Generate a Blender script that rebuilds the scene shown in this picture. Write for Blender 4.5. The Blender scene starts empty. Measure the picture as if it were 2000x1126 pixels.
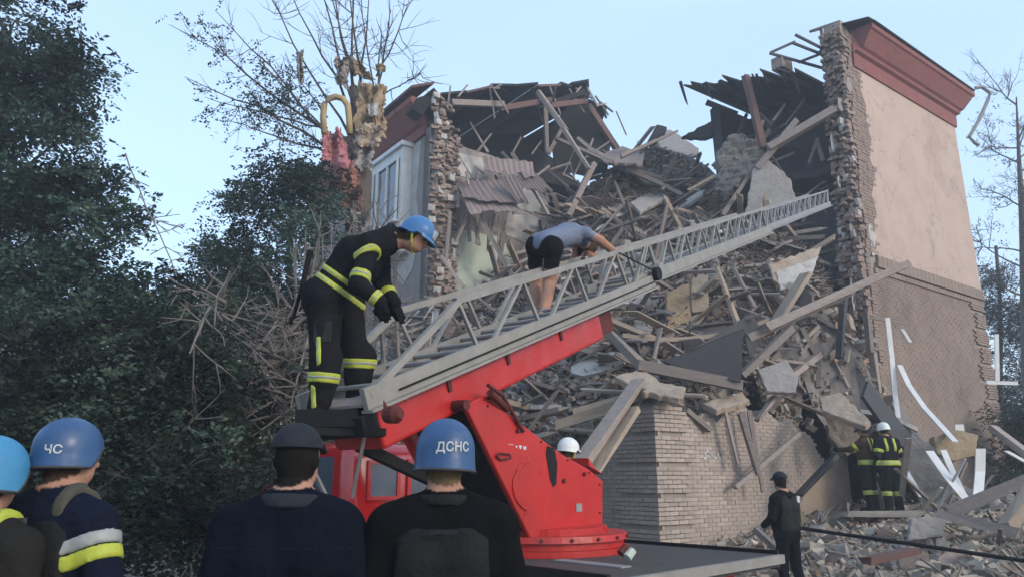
import bpy, math, random
import numpy as np
from mathutils import Vector, Matrix

# ------------------------------------------------------------------ camera, sky, sun, exposure
scene = bpy.context.scene
PITCH = math.radians(14.3); FOC = 1440.0; CAMZ = 1.65
cam = bpy.data.cameras.new("camera"); camo = bpy.data.objects.new("camera", cam)
scene.collection.objects.link(camo); scene.camera = camo
camo.location = (0, 0, CAMZ); camo.rotation_euler = (math.pi/2 + PITCH, 0, 0)
cam.sensor_width = 36; cam.lens = FOC/2000*36; cam.clip_end = 3000; cam.clip_start = 0.05

SUN_AZ = math.radians(128); SUN_EL = math.radians(24)
world = bpy.data.worlds.new("World"); scene.world = world; world.use_nodes = True
wn = world.node_tree.nodes; wl = world.node_tree.links
bg = wn["Background"]
sky = wn.new("ShaderNodeTexSky"); sky.sky_type = 'NISHITA'; sky.sun_disc = False
sky.sun_elevation = SUN_EL; sky.sun_rotation = SUN_AZ
sky.air_density = 1.0; sky.dust_density = 2.0; sky.ozone_density = 1.5
pale = wn.new("ShaderNodeMix"); pale.data_type = 'RGBA'; pale.inputs[0].default_value = 0.5
pale.inputs[7].default_value = (2.55, 3.45, 4.6, 1)      # thin high veil that pales the whole sky evenly
wt = wn.new("ShaderNodeTexCoord"); wz = wn.new("ShaderNodeTexNoise"); wz.inputs["Scale"].default_value = 2.2; wz.inputs["Detail"].default_value = 6; wm = wn.new("ShaderNodeMapping"); wm.inputs["Scale"].default_value = (1, 1, 3)
wl.new(wt.outputs["Generated"], wm.inputs[0]); wl.new(wm.outputs[0], wz.inputs["Vector"]); wr_ = wn.new("ShaderNodeMapRange"); wr_.inputs[1].default_value = .3; wr_.inputs[2].default_value = .7; wr_.inputs[3].default_value = .46; wr_.inputs[4].default_value = .60
wl.new(wz.outputs[0], wr_.inputs[0]); wl.new(wr_.outputs[0], pale.inputs[0])
wl.new(sky.outputs[0], pale.inputs[6]); wl.new(pale.outputs[2], bg.inputs[0]); bg.inputs[1].default_value = 0.15
sl = bpy.data.lights.new("sun", 'SUN'); sl.energy = 0.65; sl.angle = math.radians(12); sl.color = (1.0, 0.90, 0.78)
so = bpy.data.objects.new("sun", sl); scene.collection.objects.link(so)
tosun = Vector((math.sin(SUN_AZ)*math.cos(SUN_EL), math.cos(SUN_AZ)*math.cos(SUN_EL), math.sin(SUN_EL)))
so.rotation_euler = tosun.to_track_quat('Z', 'Y').to_euler(); so.location = (20, -20, 20)
scene.view_settings.view_transform = 'Standard'; scene.view_settings.look = 'None'
scene.view_settings.exposure = 1.22; scene.view_settings.gamma = 1.0

# ------------------------------------------------------------------ helpers
COL = scene.collection
rng = np.random.default_rng(7)
cp, sp = math.cos(PITCH), math.sin(PITCH)
CAM = np.array([0, 0, CAMZ])
def A3(*v): return np.array(v, dtype=float)
def ray(px, py):
    x = (px-1000)/FOC; y = (563-py)/FOC
    return A3(x, cp-y*sp, sp+y*cp)
def P(px, py, Y):
    d = ray(px, py); return CAM + d*(Y/d[1])
def on_plane(px, py, p0, n):
    d = ray(px, py); return CAM + d*(((p0-CAM)@n)/(d@n))
U = A3(.803, .596, 0); V = A3(-.596, .803, 0)
C0 = P(1290, 1080, 14.5); C0[2] = 0
def B(s, t, z): return C0 + U*s + V*t + A3(0, 0, z)
def ST(p): d = np.asarray(p)-C0; return d@U, d@V
def unit(v): v = np.asarray(v, float); return v/np.linalg.norm(v)

def tag(o, label=None, cat=None, group=None, kind=None):
    if label: o["label"] = label
    if cat: o["category"] = cat
    if group: o["group"] = group
    if kind: o["kind"] = kind
    return o
def empty(name, loc, label=None, cat=None, group=None):
    o = bpy.data.objects.new(name, None); COL.objects.link(o)
    o.location = tuple(loc); o.empty_display_size = .2
    return tag(o, label, cat, group)
def wloc(o):
    l = np.zeros(3)
    while o is not None:
        l = l + np.array(o.location); o = o.parent
    return l
def obj(name, verts, faces, mat, parent=None, col=None, smooth=False, origin=None):
    """verts in world space -> one mesh object (children relative to unrotated parents)"""
    verts = np.asarray(verts, float).reshape(-1, 3)
    if origin is None:
        if parent is not None: org = wloc(parent)
        else: org = A3(verts[:, 0].mean(), verts[:, 1].mean(), verts[:, 2].min())
    else: org = np.asarray(origin, float)
    me = bpy.data.meshes.new(name)
    me.from_pydata((verts-org).tolist(), [], [tuple(int(i) for i in f) for f in faces]); 
    if col is not None:
        a = me.attributes.new("Col", 'FLOAT_COLOR', 'POINT')
        c = np.ones((len(verts), 4), np.float32); c[:, :3] = col
        a.data.foreach_set("color", c.ravel())
    if smooth: me.polygons.foreach_set("use_smooth", [True]*len(me.polygons))
    me.update()
    o = bpy.data.objects.new(name, me); COL.objects.link(o)
    if mat is not None: me.materials.append(mat)
    if parent is not None:
        o.parent = parent; o.location = tuple(org-wloc(parent))
    else: o.location = tuple(org)
    return o
def fast_obj(name, verts, nper, mat, parent=None, col=None, smooth=False):
    """verts (N*nper,3): N polygons of nper corners each, no sharing"""
    verts = np.asarray(verts, np.float32).reshape(-1, 3); n = len(verts)//nper
    org = wloc(parent).astype(np.float32) if parent is not None else np.array([verts[:, 0].mean(), verts[:, 1].mean(), verts[:, 2].min()], np.float32)
    me = bpy.data.meshes.new(name)
    me.vertices.add(len(verts)); me.vertices.foreach_set("co", (verts-org).ravel())
    me.loops.add(len(verts)); me.loops.foreach_set("vertex_index", np.arange(len(verts), dtype=np.int32))
    me.polygons.add(n); me.polygons.foreach_set("loop_start", np.arange(0, len(verts), nper, dtype=np.int32))
    if col is not None:
        a = me.attributes.new("Col", 'FLOAT_COLOR', 'POINT')
        c = np.ones((len(verts), 4), np.float32); c[:, :3] = col
        a.data.foreach_set("color", c.ravel())
    me.update(calc_edges=True)
    me.materials.append(mat)
    o = bpy.data.objects.new(name, me); COL.objects.link(o)
    if parent is not None: o.parent = parent
    else: o.location = tuple(float(x) for x in org)
    return o

class MB:
    def __init__(self): self.v = []; self.f = []
    def add(self, verts, faces):
        b = len(self.v); self.v += [tuple(map(float, x)) for x in verts]; self.f += [tuple(i+b for i in f) for f in faces]
    def prism(self, poly, ext):
        """poly list of 3D points (planar), extruded by vector ext"""
        poly = [np.asarray(p, float) for p in poly]; n = len(poly); ext = np.asarray(ext, float)
        nrm = np.zeros(3)
        for i in range(n): nrm += np.cross(poly[i]-poly[0], poly[(i+1) % n]-poly[0])
        if nrm@ext > 0: poly = poly[::-1]
        vs = poly+[p+ext for p in poly]
        fs = [tuple(range(n)), tuple(range(2*n-1, n-1, -1))]
        fs += [((i+1) % n, i, n+i, n+(i+1) % n) for i in range(n)]
        self.add(vs, fs)
    def box(self, c, x, y, z):
        """centre and three half-axis vectors"""
        c, x, y, z = [np.asarray(q, float) for q in (c, x, y, z)]
        if np.cross(x, y)@z < 0: x = -x
        vs = [c+i*x+j*y+k*z for k in (-1, 1) for j in (-1, 1) for i in (-1, 1)]
        self.add(vs, [(0, 2, 3, 1), (4, 5, 7, 6), (0, 1, 5, 4), (2, 6, 7, 3), (0, 4, 6, 2), (1, 3, 7, 5)])
    def beam(self, a, b, w, h, up=(0, 0, 1), jit=0):
        a, b = np.asarray(a, float), np.asarray(b, float); d = unit(b-a); up = np.asarray(up, float)
        if abs(d@unit(up)) > .97: up = A3(1, .3, 0)
        x = unit(np.cross(d, up)); y = np.cross(x, d)
        self.box((a+b)/2, (b-a)/2, x*w/2, y*h/2)
    def tube(self, pts, rad, n=6, caps=True):
        pts = [np.asarray(p, float) for p in pts]; m = len(pts)
        rad = [rad]*m if np.isscalar(rad) else list(rad)
        ref = A3(.13, .27, 1); rings = []
        for i in range(m):
            d = unit(pts[min(i+1, m-1)]-pts[max(i-1, 0)])
            r = ref if abs(d@unit(ref)) < .95 else A3(1, .1, 0)
            x = unit(np.cross(d, r)); y = np.cross(d, x)
            rings.append([pts[i]+rad[i]*(math.cos(k*2*math.pi/n)*x+math.sin(k*2*math.pi/n)*y) for k in range(n)])
        fs = []
        for i in range(m-1):
            for k in range(n): fs.append((i*n+k, i*n+(k+1) % n, (i+1)*n+(k+1) % n, (i+1)*n+k))
        if caps: fs.append(tuple(range(n-1, -1, -1))); fs.append(tuple((m-1)*n+k for k in range(n)))
        self.add([p for r in rings for p in r], fs)
    def grid(self, G):
        """G (a,b,3) array"""
        a, b = G.shape[:2]
        self.add(G.reshape(-1, 3), [(i*b+j, i*b+j+1, (i+1)*b+j+1, (i+1)*b+j) for i in range(a-1) for j in range(b-1)])
    def build(self, name, mat, parent=None, **k): return obj(name, self.v, self.f, mat, parent, **k)

def sheet(G, th):
    """closed thick sheet from grid (a,b,3)"""
    a, b = G.shape[:2]
    du = np.gradient(G, axis=0); dv = np.gradient(G, axis=1)
    n = np.cross(du, dv); n /= np.linalg.norm(n, axis=2, keepdims=True)+1e-9
    top = G+n*th/2; bot = G-n*th/2
    vs = np.concatenate([top.reshape(-1, 3), bot.reshape(-1, 3)]); o = a*b; fs = []
    for i in range(a-1):
        for j in range(b-1):
            q = (i*b+j, (i+1)*b+j, (i+1)*b+j+1, i*b+j+1); fs.append(q); fs.append(tuple(x+o for x in q[::-1]))
    ed = [(0, j) for j in range(b)]+[(i, b-1) for i in range(1, a)]+[(a-1, j) for j in range(b-2, -1, -1)]+[(i, 0) for i in range(a-2, 0, -1)]
    ids = [i*b+j for i, j in ed]
    for k in range(len(ids)):
        p, q = ids[k], ids[(k+1) % len(ids)]; fs.append((p, q, q+o, p+o))
    return vs, fs

# ------------------------------------------------------------------ materials
MATS = {}
def M(name, c1, c2=None, rough=.8, scale=3.0, bump=.25, bscale=25, metal=0, spec=.25, vcol=False, rand=0.0, contrast=.5, stain=None, stain_amt=.5, coat=0, crack=0, rvar=0, aniso=(1, 1, 1), transl=0):
    if name in MATS: return MATS[name]
    m = bpy.data.materials.new(name); m.use_nodes = True; nt = m.node_tree; N = nt.nodes; L = nt.links
    b = N["Principled BSDF"]; b.inputs["Roughness"].default_value = rough; b.inputs["Metallic"].default_value = metal
    b.inputs["Specular IOR Level"].default_value = spec
    if coat: b.inputs["Coat Weight"].default_value = coat; b.inputs["Coat Roughness"].default_value = .12
    tc = N.new("ShaderNodeTexCoord"); mp = N.new("ShaderNodeMapping"); mp.inputs["Scale"].default_value = aniso
    L.new(tc.outputs["Object"], mp.inputs[0])
    n1 = N.new("ShaderNodeTexNoise"); n1.inputs["Scale"].default_value = scale; n1.inputs["Detail"].default_value = 8; n1.inputs["Roughness"].default_value = .65
    L.new(mp.outputs[0], n1.inputs["Vector"])
    rp = N.new("ShaderNodeMapRange"); rp.inputs[1].default_value = .5-contrast/2; rp.inputs[2].default_value = .5+contrast/2
    L.new(n1.outputs[0], rp.inputs[0])
    mx = N.new("ShaderNodeMix"); mx.data_type = 'RGBA'; L.new(rp.outputs[0], mx.inputs[0])
    c2 = c2 or tuple(x*.7 for x in c1)
    mx.inputs[6].default_value = (*c1, 1); mx.inputs[7].default_value = (*c2, 1)
    out = mx.outputs[2]
    if vcol:
        at = N.new("ShaderNodeAttribute"); at.attribute_name = "Col"
        mm = N.new("ShaderNodeMix"); mm.data_type = 'RGBA'; mm.blend_type = 'MULTIPLY'; mm.inputs[0].default_value = 1
        L.new(out, mm.inputs[6]); L.new(at.outputs["Color"], mm.inputs[7]); out = mm.outputs[2]
    if stain:
        n3 = N.new("ShaderNodeTexNoise"); n3.inputs["Scale"].default_value = scale*.35; n3.inputs["Detail"].default_value = 10; n3.inputs["Roughness"].default_value = .7
        L.new(tc.outputs["Object"], n3.inputs["Vector"])
        r3 = N.new("ShaderNodeMapRange"); r3.inputs[1].default_value = .52; r3.inputs[2].default_value = .68; r3.inputs[4].default_value = stain_amt
        L.new(n3.outputs[0], r3.inputs[0])
        m3 = N.new("ShaderNodeMix"); m3.data_type = 'RGBA'; L.new(r3.outputs[0], m3.inputs[0]); L.new(out, m3.inputs[6]); m3.inputs[7].default_value = (*stain, 1); out = m3.outputs[2]
    if crack:
        n4 = N.new("ShaderNodeTexNoise"); n4.inputs["Scale"].default_value = crack; n4.inputs["Detail"].default_value = 5; n4.inputs["Distortion"].default_value = .6
        L.new(tc.outputs["Object"], n4.inputs["Vector"])
        s4 = N.new("ShaderNodeMath"); s4.operation = 'SUBTRACT'; s4.inputs[1].default_value = .5; L.new(n4.outputs[0], s4.inputs[0])
        a4 = N.new("ShaderNodeMath"); a4.operation = 'ABSOLUTE'; L.new(s4.outputs[0], a4.inputs[0])
        r4_ = N.new("ShaderNodeMapRange"); r4_.inputs[1].default_value = .0015; r4_.inputs[2].default_value = .007; r4_.inputs[3].default_value = .74; r4_.inputs[4].default_value = 1; L.new(a4.outputs[0], r4_.inputs[0])
        m4 = N.new("ShaderNodeMix"); m4.data_type = 'RGBA'; m4.blend_type = 'MULTIPLY'; m4.inputs[0].default_value = 1; L.new(out, m4.inputs[6]); L.new(r4_.outputs[0], m4.inputs[7]); out = m4.outputs[2]
    if rvar:
        n5 = N.new("ShaderNodeTexNoise"); n5.inputs["Scale"].default_value = scale*2.5; n5.inputs["Detail"].default_value = 9; L.new(tc.outputs["Object"], n5.inputs["Vector"])
        r5 = N.new("ShaderNodeMapRange"); r5.inputs[1].default_value = .35; r5.inputs[2].default_value = .65; r5.inputs[3].default_value = max(0, rough-rvar); r5.inputs[4].default_value = min(1, rough+rvar)
        L.new(n5.outputs[0], r5.inputs[0]); L.new(r5.outputs[0], b.inputs["Roughness"])
    if rand:
        oi = N.new("ShaderNodeObjectInfo"); r2 = N.new("ShaderNodeMapRange"); r2.inputs[3].default_value = 1-rand; r2.inputs[4].default_value = 1+rand
        L.new(oi.outputs["Random"], r2.inputs[0])
        hs = N.new("ShaderNodeHueSaturation"); L.new(r2.outputs[0], hs.inputs["Value"]); L.new(out, hs.inputs["Color"]); out = hs.outputs[0]
    L.new(out, b.inputs["Base Color"])
    if bump:
        n2 = N.new("ShaderNodeTexNoise"); n2.inputs["Scale"].default_value = bscale; n2.inputs["Detail"].default_value = 6
        L.new(mp.outputs[0], n2.inputs["Vector"])
        bp = N.new("ShaderNodeBump"); bp.inputs["Strength"].default_value = bump; bp.inputs["Distance"].default_value = .02
        L.new(n2.outputs[0], bp.inputs["Height"]); L.new(bp.outputs[0], b.inputs["Normal"])
    if transl:
        tr = N.new("ShaderNodeBsdfTranslucent"); L.new(out, tr.inputs[0]); ms = N.new("ShaderNodeMixShader"); ms.inputs[0].default_value = transl
        L.new(b.outputs[0], ms.inputs[1]); L.new(tr.outputs[0], ms.inputs[2]); L.new(ms.outputs[0], N["Material Output"].inputs[0])
    MATS[name] = m; return m

m_ground = M("dusty_ground", (.21, .185, .16), (.12, .105, .09), scale=.8, bscale=12, bump=.5)
m_brick = M("pale_brick", (.40, .335, .29), (.32, .265, .225), scale=6, bscale=40, bump=.4, rand=.16)
m_brickj = M("pale_brick_courses", (.40, .335, .29), (.30, .25, .215), scale=5, bscale=40, bump=.4, stain=(.17, .14, .12), stain_amt=.6)
m_mortar = M("mortar", (.30, .26, .225), (.22, .19, .165), scale=8, bscale=40)
m_towerbrick = M("tan_brick", (.27, .205, .165), (.19, .145, .12), scale=1.6, bscale=40, stain=(.12, .09, .075), stain_amt=.55)
m_plaster = M("cream_plaster", (.45, .345, .29), (.385, .29, .245), scale=1.2, crack=.5, bscale=18, bump=.25, contrast=.35, stain=(.30, .215, .175), stain_amt=.75)
m_cornice = M("red_cornice_paint", (.235, .08, .07), (.18, .06, .054), scale=2.5, bscale=25, bump=.4, stain=(.15, .085, .075), stain_amt=.7, crack=.8)
m_redbrick = M("broken_brick", (.29, .215, .175), (.17, .125, .105), scale=7, bscale=35, bump=.6, rand=.38)
m_conc = M("grey_concrete", (.30, .275, .25), (.20, .18, .165), scale=3, bscale=30, bump=.5, rand=.2)
m_beige = M("beige_concrete", (.40, .32, .245), (.27, .21, .16), scale=2.5, bscale=30, bump=.4, stain=(.2, .16, .13))
m_timber = M("dusty_timber", (.30, .25, .22), (.18, .15, .135), scale=3, bscale=30, bump=.4, rand=.28, aniso=(1, 6, 6))
m_timberlt = M("fresh_timber", (.36, .29, .225), (.25, .2, .155), scale=3, bscale=30, bump=.4, rand=.2)
m_soot_shade = M("sooty_roof_and_attic_shade", (.032, .03, .03), (.018, .017, .017), scale=2, bscale=20, rough=.95)  # sooty roofing, also the painted shade of the attic backing panel
m_roofred = M("rusty_roof_sheet", (.16, .085, .07), (.09, .06, .055), scale=2, bscale=20)
m_slate = M("corrugated_slate", (.25, .195, .175), (.165, .13, .12), scale=2.2, bscale=25, bump=.4, rand=.15)
m_dkmetal = M("dark_sheet_metal", (.055, .05, .052), (.035, .032, .034), scale=2, rough=.6, bump=.1)
m_white = M("white_paint", (.68, .68, .67), (.5, .5, .49), scale=3, rough=.5, bump=.1)
m_dirtywhite = M("dirty_white_plaster", (.50, .48, .46), (.32, .30, .28), scale=2.5, stain=(.22, .19, .17), stain_amt=.7)
m_green = M("pale_green_plaster", (.47, .53, .44), (.38, .43, .36), scale=1.8, stain=(.27, .24, .215), stain_amt=.8)
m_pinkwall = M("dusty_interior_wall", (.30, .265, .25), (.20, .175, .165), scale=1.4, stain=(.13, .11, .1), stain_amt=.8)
m_darkroom = M("dark_inner_wall", (.045, .045, .05), (.02, .02, .022), scale=1.2, stain=(.10, .10, .11), stain_amt=.6)  # near-black base with paler patches for the tower's inner surfaces
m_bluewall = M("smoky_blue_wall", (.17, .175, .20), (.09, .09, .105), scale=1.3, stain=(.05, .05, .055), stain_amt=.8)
m_rubble = M("rubble", (1, 1, 1), (.7, .68, .66), scale=5, bscale=30, bump=.5, vcol=True)
m_heap = M("heap_dust", (.24, .215, .195), (.13, .115, .105), scale=2.2, bscale=10, bump=.9)
m_glass = M("window_glass", (.10, .12, .15), (.06, .07, .09), rough=.06, spec=.9, bump=0)
m_red = M("fire_engine_red", (.47, .017, .012), (.38, .013, .010), scale=2.2, rough=.42, rvar=.16, bump=.05, bscale=6, spec=.4, stain=(.20, .03, .022), stain_amt=.55)
m_cabred = M("glossy_cab_red", (.42, .013, .014), (.36, .011, .012), scale=1.3, rough=.16, bump=.0, spec=.6, coat=.6)
m_reddark = M("dark_red_brown", (.11, .022, .018), (.07, .018, .016), scale=5, rough=.7)
m_black = M("grimy_black_steel_and_shade", (.005, .005, .006), (.009, .008, .008), scale=3, rough=.75)  # black steel parts, also the painted shade behind the turntable cheeks
m_deck = M("deck_plate", (.075, .072, .07), (.05, .048, .047), scale=4, rough=.6, bscale=60)
m_ladder = M("ladder_paint", (.28, .27, .25), (.19, .18, .16), scale=5, rough=.55, bump=.15, stain=(.25, .21, .17), stain_amt=.6)
m_ladgrey = M("ladder_grey", (.27, .265, .265), (.19, .185, .18), scale=5, rough=.55, bump=.15)
m_rubber = M("tyre_rubber", (.02, .02, .02), rough=.85)
m_bark = M("grey_bark", (.115, .095, .08), (.06, .05, .043), scale=6, bscale=30, bump=.8)
m_deadtwig = M("dead_twig", (.21, .185, .165), (.12, .105, .095), scale=6, bscale=30)
m_leaf = M("leaf", (1, 1, 1), (.7, .75, .7), scale=.9, rough=.6, bump=0, vcol=True, spec=.15, transl=.32)
m_cloth = M("cloth", (1, 1, 1), (.78, .78, .8), scale=9, rough=.95, bscale=22, bump=.6, vcol=True, spec=.04)
m_stripe = M("reflective_stripe", (.44, .49, .05), (.30, .33, .05), scale=14, rough=.5, bump=.1)
m_silver = M("silver_tape", (.33, .34, .33), (.22, .23, .22), scale=14, rough=.4, bump=.1)
m_hblue = M("blue_helmet_cover", (.030, .085, .20), (.02, .058, .14), scale=7, rough=.45, rvar=.15, stain=(.075, .115, .17), stain_amt=.5, bump=.12, bscale=9, spec=.4)
m_hltblue = M("light_blue_helmet", (.06, .25, .43), (.045, .19, .35), scale=5, rough=.5, bump=.1)
m_hwhite = M("white_helmet", (.72, .74, .72), (.6, .62, .6), scale=5, rough=.35, bump=.05)
m_cap = M("dark_cap", (.010, .012, .018), (.016, .018, .024), scale=12, bscale=60)
m_vest = M("vest_black", (.0045, .005, .0045), (.008, .008, .0075), scale=9, bscale=50, bump=.4)
m_hair = M("short_hair", (.11, .075, .045), (.06, .04, .025), scale=40, bscale=90, bump=.8)
m_letter = M("letter_white", (.52, .54, .55), (.34, .36, .37), scale=30)
m_insul = M("torn_insulation", (.36, .27, .17), (.20, .145, .09), scale=3, bscale=14, bump=.8)
m_ywfoam = M("yellow_foam_tube", (.42, .31, .16), (.30, .22, .12), scale=5, bscale=25)
m_pinkcloth = M("pink_cloth", (.46, .19, .20), (.33, .13, .14), scale=3, bscale=15)
m_orcloth = M("orange_cloth", (.33, .155, .115), (.21, .1, .08), scale=3, bscale=15)
# ------------------------------------------------------------------ ground
def rbf(pts):
    X = np.array([p[:2] for p in pts]); z = np.array([p[2] for p in pts]); n = len(X)
    K = np.linalg.norm(X[:, None]-X[None], axis=2)
    Mx = np.zeros((n+3, n+3)); Mx[:n, :n] = K; Mx[:n, n] = 1; Mx[:n, n+1:] = X; Mx[n, :n] = 1; Mx[n+1:, :n] = X.T
    w = np.linalg.solve(Mx, np.r_[z, 0, 0, 0])
    def f(x, y):
        x = np.asarray(x, float); sh = x.shape; q = np.stack([x.ravel(), np.asarray(y, float).ravel()], 1); r = np.zeros(len(q))
        for i in range(n): r += w[i]*np.linalg.norm(q-X[i], axis=1)
        return (r+w[n]+q@w[n+1:n+3]).reshape(sh)
    return f
def vnoise(x, y, f, seed=0):
    r = np.random.default_rng(seed); z = 0
    for k in range(5):
        a = r.uniform(0, 6.28); b = r.uniform(0, 6.28); c = r.uniform(.7, 1.4)
        z = z+np.sin((x*math.cos(a)+y*math.sin(a))*f*c*6.28+b+1.3*np.sin((x*math.sin(a)-y*math.cos(a))*f*4+b))
    return z/5
gpts = [(0, 5, 0), (-6, 8, 0), (-10, 20, .2), (3.6, 10.5, -.05), (2, 9, 0), (4.6, 7.4, .25), (6.5, 8.5, .5), (5.2, 10.5, .35), (2.9, 14.2, .25), (4.4, 15.4, .35), (6, 14.5, .55),
        (8, 15.8, .88), (9, 12.5, .75), (10.5, 15, 1.0), (12, 17, 1.1), (8, 9, .6), (14, 13, .9), (16, 20, .8), (-20, 0, 0), (20, 0, 0), (-20, 40, 0), (25, 40, 0), (0, 16, .3), (-4, 18, .3), (7.6, 17.6, .9)]
G0 = rbf(gpts)
def GH(x, y):
    x = np.asarray(x, float); y = np.asarray(y, float)
    d = np.clip((np.hypot(x-3, y-12)-14)/12, 0, 1)
    return G0(x, y)*(1-d)
xs = np.concatenate([[-900, -300, -100, -50], np.arange(-30, 30.1, .6), [50, 100, 300, 900]]); ys = np.concatenate([[-300, -100, -40, -15], np.arange(-5, 45.1, .6), [60, 100, 300, 1200]])
GX, GY = np.meshgrid(xs, ys); gm = MB(); gm.grid(np.stack([GX, GY, GH(GX, GY)], 2))
tag(gm.build("ground", m_ground, origin=(0, 0, 0)), kind="structure")

# ------------------------------------------------------------------ the ruined building
bld = empty("ruined_apartment_building", B(6, 5, 0), "partly collapsed brick apartment building with cream gable, red cornice and exposed interior", "building")
def wall(name, poly, t0, t1, mat, parent=bld, axis='t'):
    """poly in (s,z) extruded in t, or (t,z) extruded in s"""
    mb = MB()
    if axis == 't': mb.prism([B(s, t0, z) for s, z in poly], V*(t1-t0))
    else: mb.prism([B(t0, t, z) for t, z in poly], U*(t1-t0))
    return mb.build(name, mat, parent)
def inpoly(x, y, poly):
    c = False; n = len(poly)
    for i in range(n):
        x1, y1 = poly[i]; x2, y2 = poly[(i+1) % n]
        if (y1 > y) != (y2 > y) and x < (x2-x1)*(y-y1)/(y2-y1)+x1: c = not c
    return c
R = random.Random(5)
def ragged(a, b, n, amp, seed=0):
    r = random.Random(seed); return [(a[0]+(b[0]-a[0])*i/n+r.uniform(-amp, amp), a[1]+(b[1]-a[1])*i/n+r.uniform(-amp, amp)) for i in range(1, n)]
COURSE = .083
bw, bh, bd = .245, .069, .05
def brick_mesh(name, axes, w=bw, h=bh, d=.06):
    mb = MB(); j = .003
    mb.box((0, 0, 0), axes[0]*w/2, axes[1]*d/2, A3(0, 0, h/2))
    me = bpy.data.meshes.new(name); me.from_pydata(mb.v, [], mb.f); me.update(); return me
def brick_wall(parent, mat_ind, mat_join, poly, t_face, axis, quoin, nind, zmin, out=.012, end_quoin=None):
    """bricks in front of a wall core; axis 'F' (front, along s) or 'L' (left side, along t)."""
    along, outw = (U, -V) if axis == 'F' else (V, -U)
    smin = min(p[0] for p in poly); smax = max(p[0] for p in poly); zmax = max(p[1] for p in poly)
    full = brick_mesh("brick", (along, outw)); full.materials.append(mat_ind)
    items = []
    i = 0; z = zmin+COURSE/2
    while z < zmax:
        off = (i % 2)*.13
        x = smin-off
        while x < smax:
            w = bw; xa = max(x, smin+.001); xb = min(x+bw, smax)
            if xb-xa > .05:
                xc = (xa+xb)/2
                if inpoly(xc, z, poly):
                    o = out
                    q = quoin + (.16 if (i//7) % 2 else 0)
                    if xc < smin+q:
                        o = -.02 if i % 7 == 0 else out+.045
                    if end_quoin and xc > smax-end_quoin-(.2 if (i//7) % 2 else 0): o = -.02 if i % 7 == 0 else out+.05
                    o += R.uniform(-.004, .004)
                    items.append((xc, z, xb-xa, o))
            x += bw+.012
        z += COURSE; i += 1
    r2 = random.Random(3)
    def pos(it): return (B(it[0], t_face, it[1]) if axis == 'F' else B(t_face, it[0], it[1]))+outw*(it[3]-.03)
    inds = sorted([it for it in items if it[2] > .2], key=lambda it: np.linalg.norm(pos(it)))[:nind]
    ids = set(id(x) for x in inds)
    pl = wloc(parent)
    for it in inds:
        o = bpy.data.objects.new("brick", full); COL.objects.link(o); o.parent = parent
        o.location = tuple(pos(it)-pl); o.rotation_euler = (r2.uniform(-.01, .01), r2.uniform(-.01, .01), r2.uniform(-.012, .012))
    mb = MB()
    for it in items:
        if id(it) in ids: continue
        mb.box(pos(it), along*it[2]/2, outw*.03, A3(0, 0, bh/2))
    if mb.v: tag(mb.build("brick_courses", mat_join, parent), kind="stuff")
# ground floor corner block
polyF = [(0, .05), (6.05, .25), (6.1, 1.3), (5.9, 1.9), (5.6, 2.1), (5.3, 2.6), (4.9, 2.65), (4.5, 2.95), (4.1, 2.85), (3.6, 3.1), (3.2, 2.9), (2.9, 3.15), (2.3, 3.05), (1.9, 2.75), (1.5, 2.9), (1.1, 2.8), (.7, 3.1), (.3, 3.2), (0, 2.95)]
wF = wall("ground_floor_wall", polyF, .0, .5, m_mortar)
brick_wall(wF, m_brick, m_brickj, polyF, 0, 'F', .85, 260, .1)
polyL = [(0.0, .05), (1.75, .05), (1.7, 1.6), (1.5, 2.2), (1.2, 2.5), (.9, 2.35), (.5, 2.9), (0, 2.95)]
polyLc = [(.5, .05)]+polyL[1:-2]+[(.5, 2.85)]
wL = wall("side_wall_stub", polyLc, 0, .5, m_mortar, axis='s')
brick_wall(wL, m_brick, m_brickj, [(p[0]-.06, p[1]) for p in polyL], 0, 'L', .95, 40, .1)
# smooth rendered panel at the right end of the block, leaning slightly
mb = MB(); mb.prism([on_plane(x, y, B(0, -.12, 0), V) for x, y in [(1548, 1015), (1570, 968), (1636, 885), (1655, 900), (1668, 1010), (1600, 1028)]], V*.09)
mb.build("rendered_wall_panel", m_beige, bld)
# tower facade
TS0, TS1 = 8.75, 16.25
edge = [(8.75, .3), (8.8, 3), (8.7, 5.0), (8.85, 6.5), (8.75, 7.6), (9.0, 8.4), (8.9, 9.6), (9.05, 10.6), (8.95, 11.8), (9.15, 12.6), (9.1, 13.6), (9.3, 14.3), (9.25, 14.9)]
wT = wall("gable_wall", edge+[(TS1, 14.9), (TS1, .3)], .0, .62, m_mortar)
polyTb = [(8.95, .4), (9.0, 3), (8.9, 5), (9.05, 6.4), (9.2, 7.2), (TS1, 7.2), (TS1, .4)]
brick_wall(wT, m_brick, m_towerbrick, polyTb, 0, 'F', 0, 0, .5, end_quoin=.75)
plast = [(9.35, 7.75), (9.55, 8.1), (9.4, 8.5), (9.75, 9.1), (9.6, 9.6), (9.95, 10.3), (9.75, 10.9), (10.0, 11.5), (9.85, 12.0), (9.95, 12.6), (9.75, 13.1), (9.85, 13.5), (9.7, 13.75), (9.72, 13.9), (TS1+.02, 13.9), (TS1+.02, 7.75)]
wall("plaster_coat", plast, -.05, .0-.002, m_plaster)
for k, (z0, z1, o) in enumerate([(7.2, 7.36, .06), (7.37, 7.53, .12), (7.54, 7.74, .085)]):   # belt course
    mb = MB(); 
    x = 9.25+.1*k
    while x < TS1+.05:
        L_ = min(.24, TS1+.05-x); mb.box(B(x+L_/2, -o/2, (z0+z1)/2), U*L_/2, V*o/2, A3(0, 0, (z1-z0)/2-.006)); x += .252
    tag(mb.build("belt_course", m_towerbrick, bld), kind="stuff")
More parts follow.
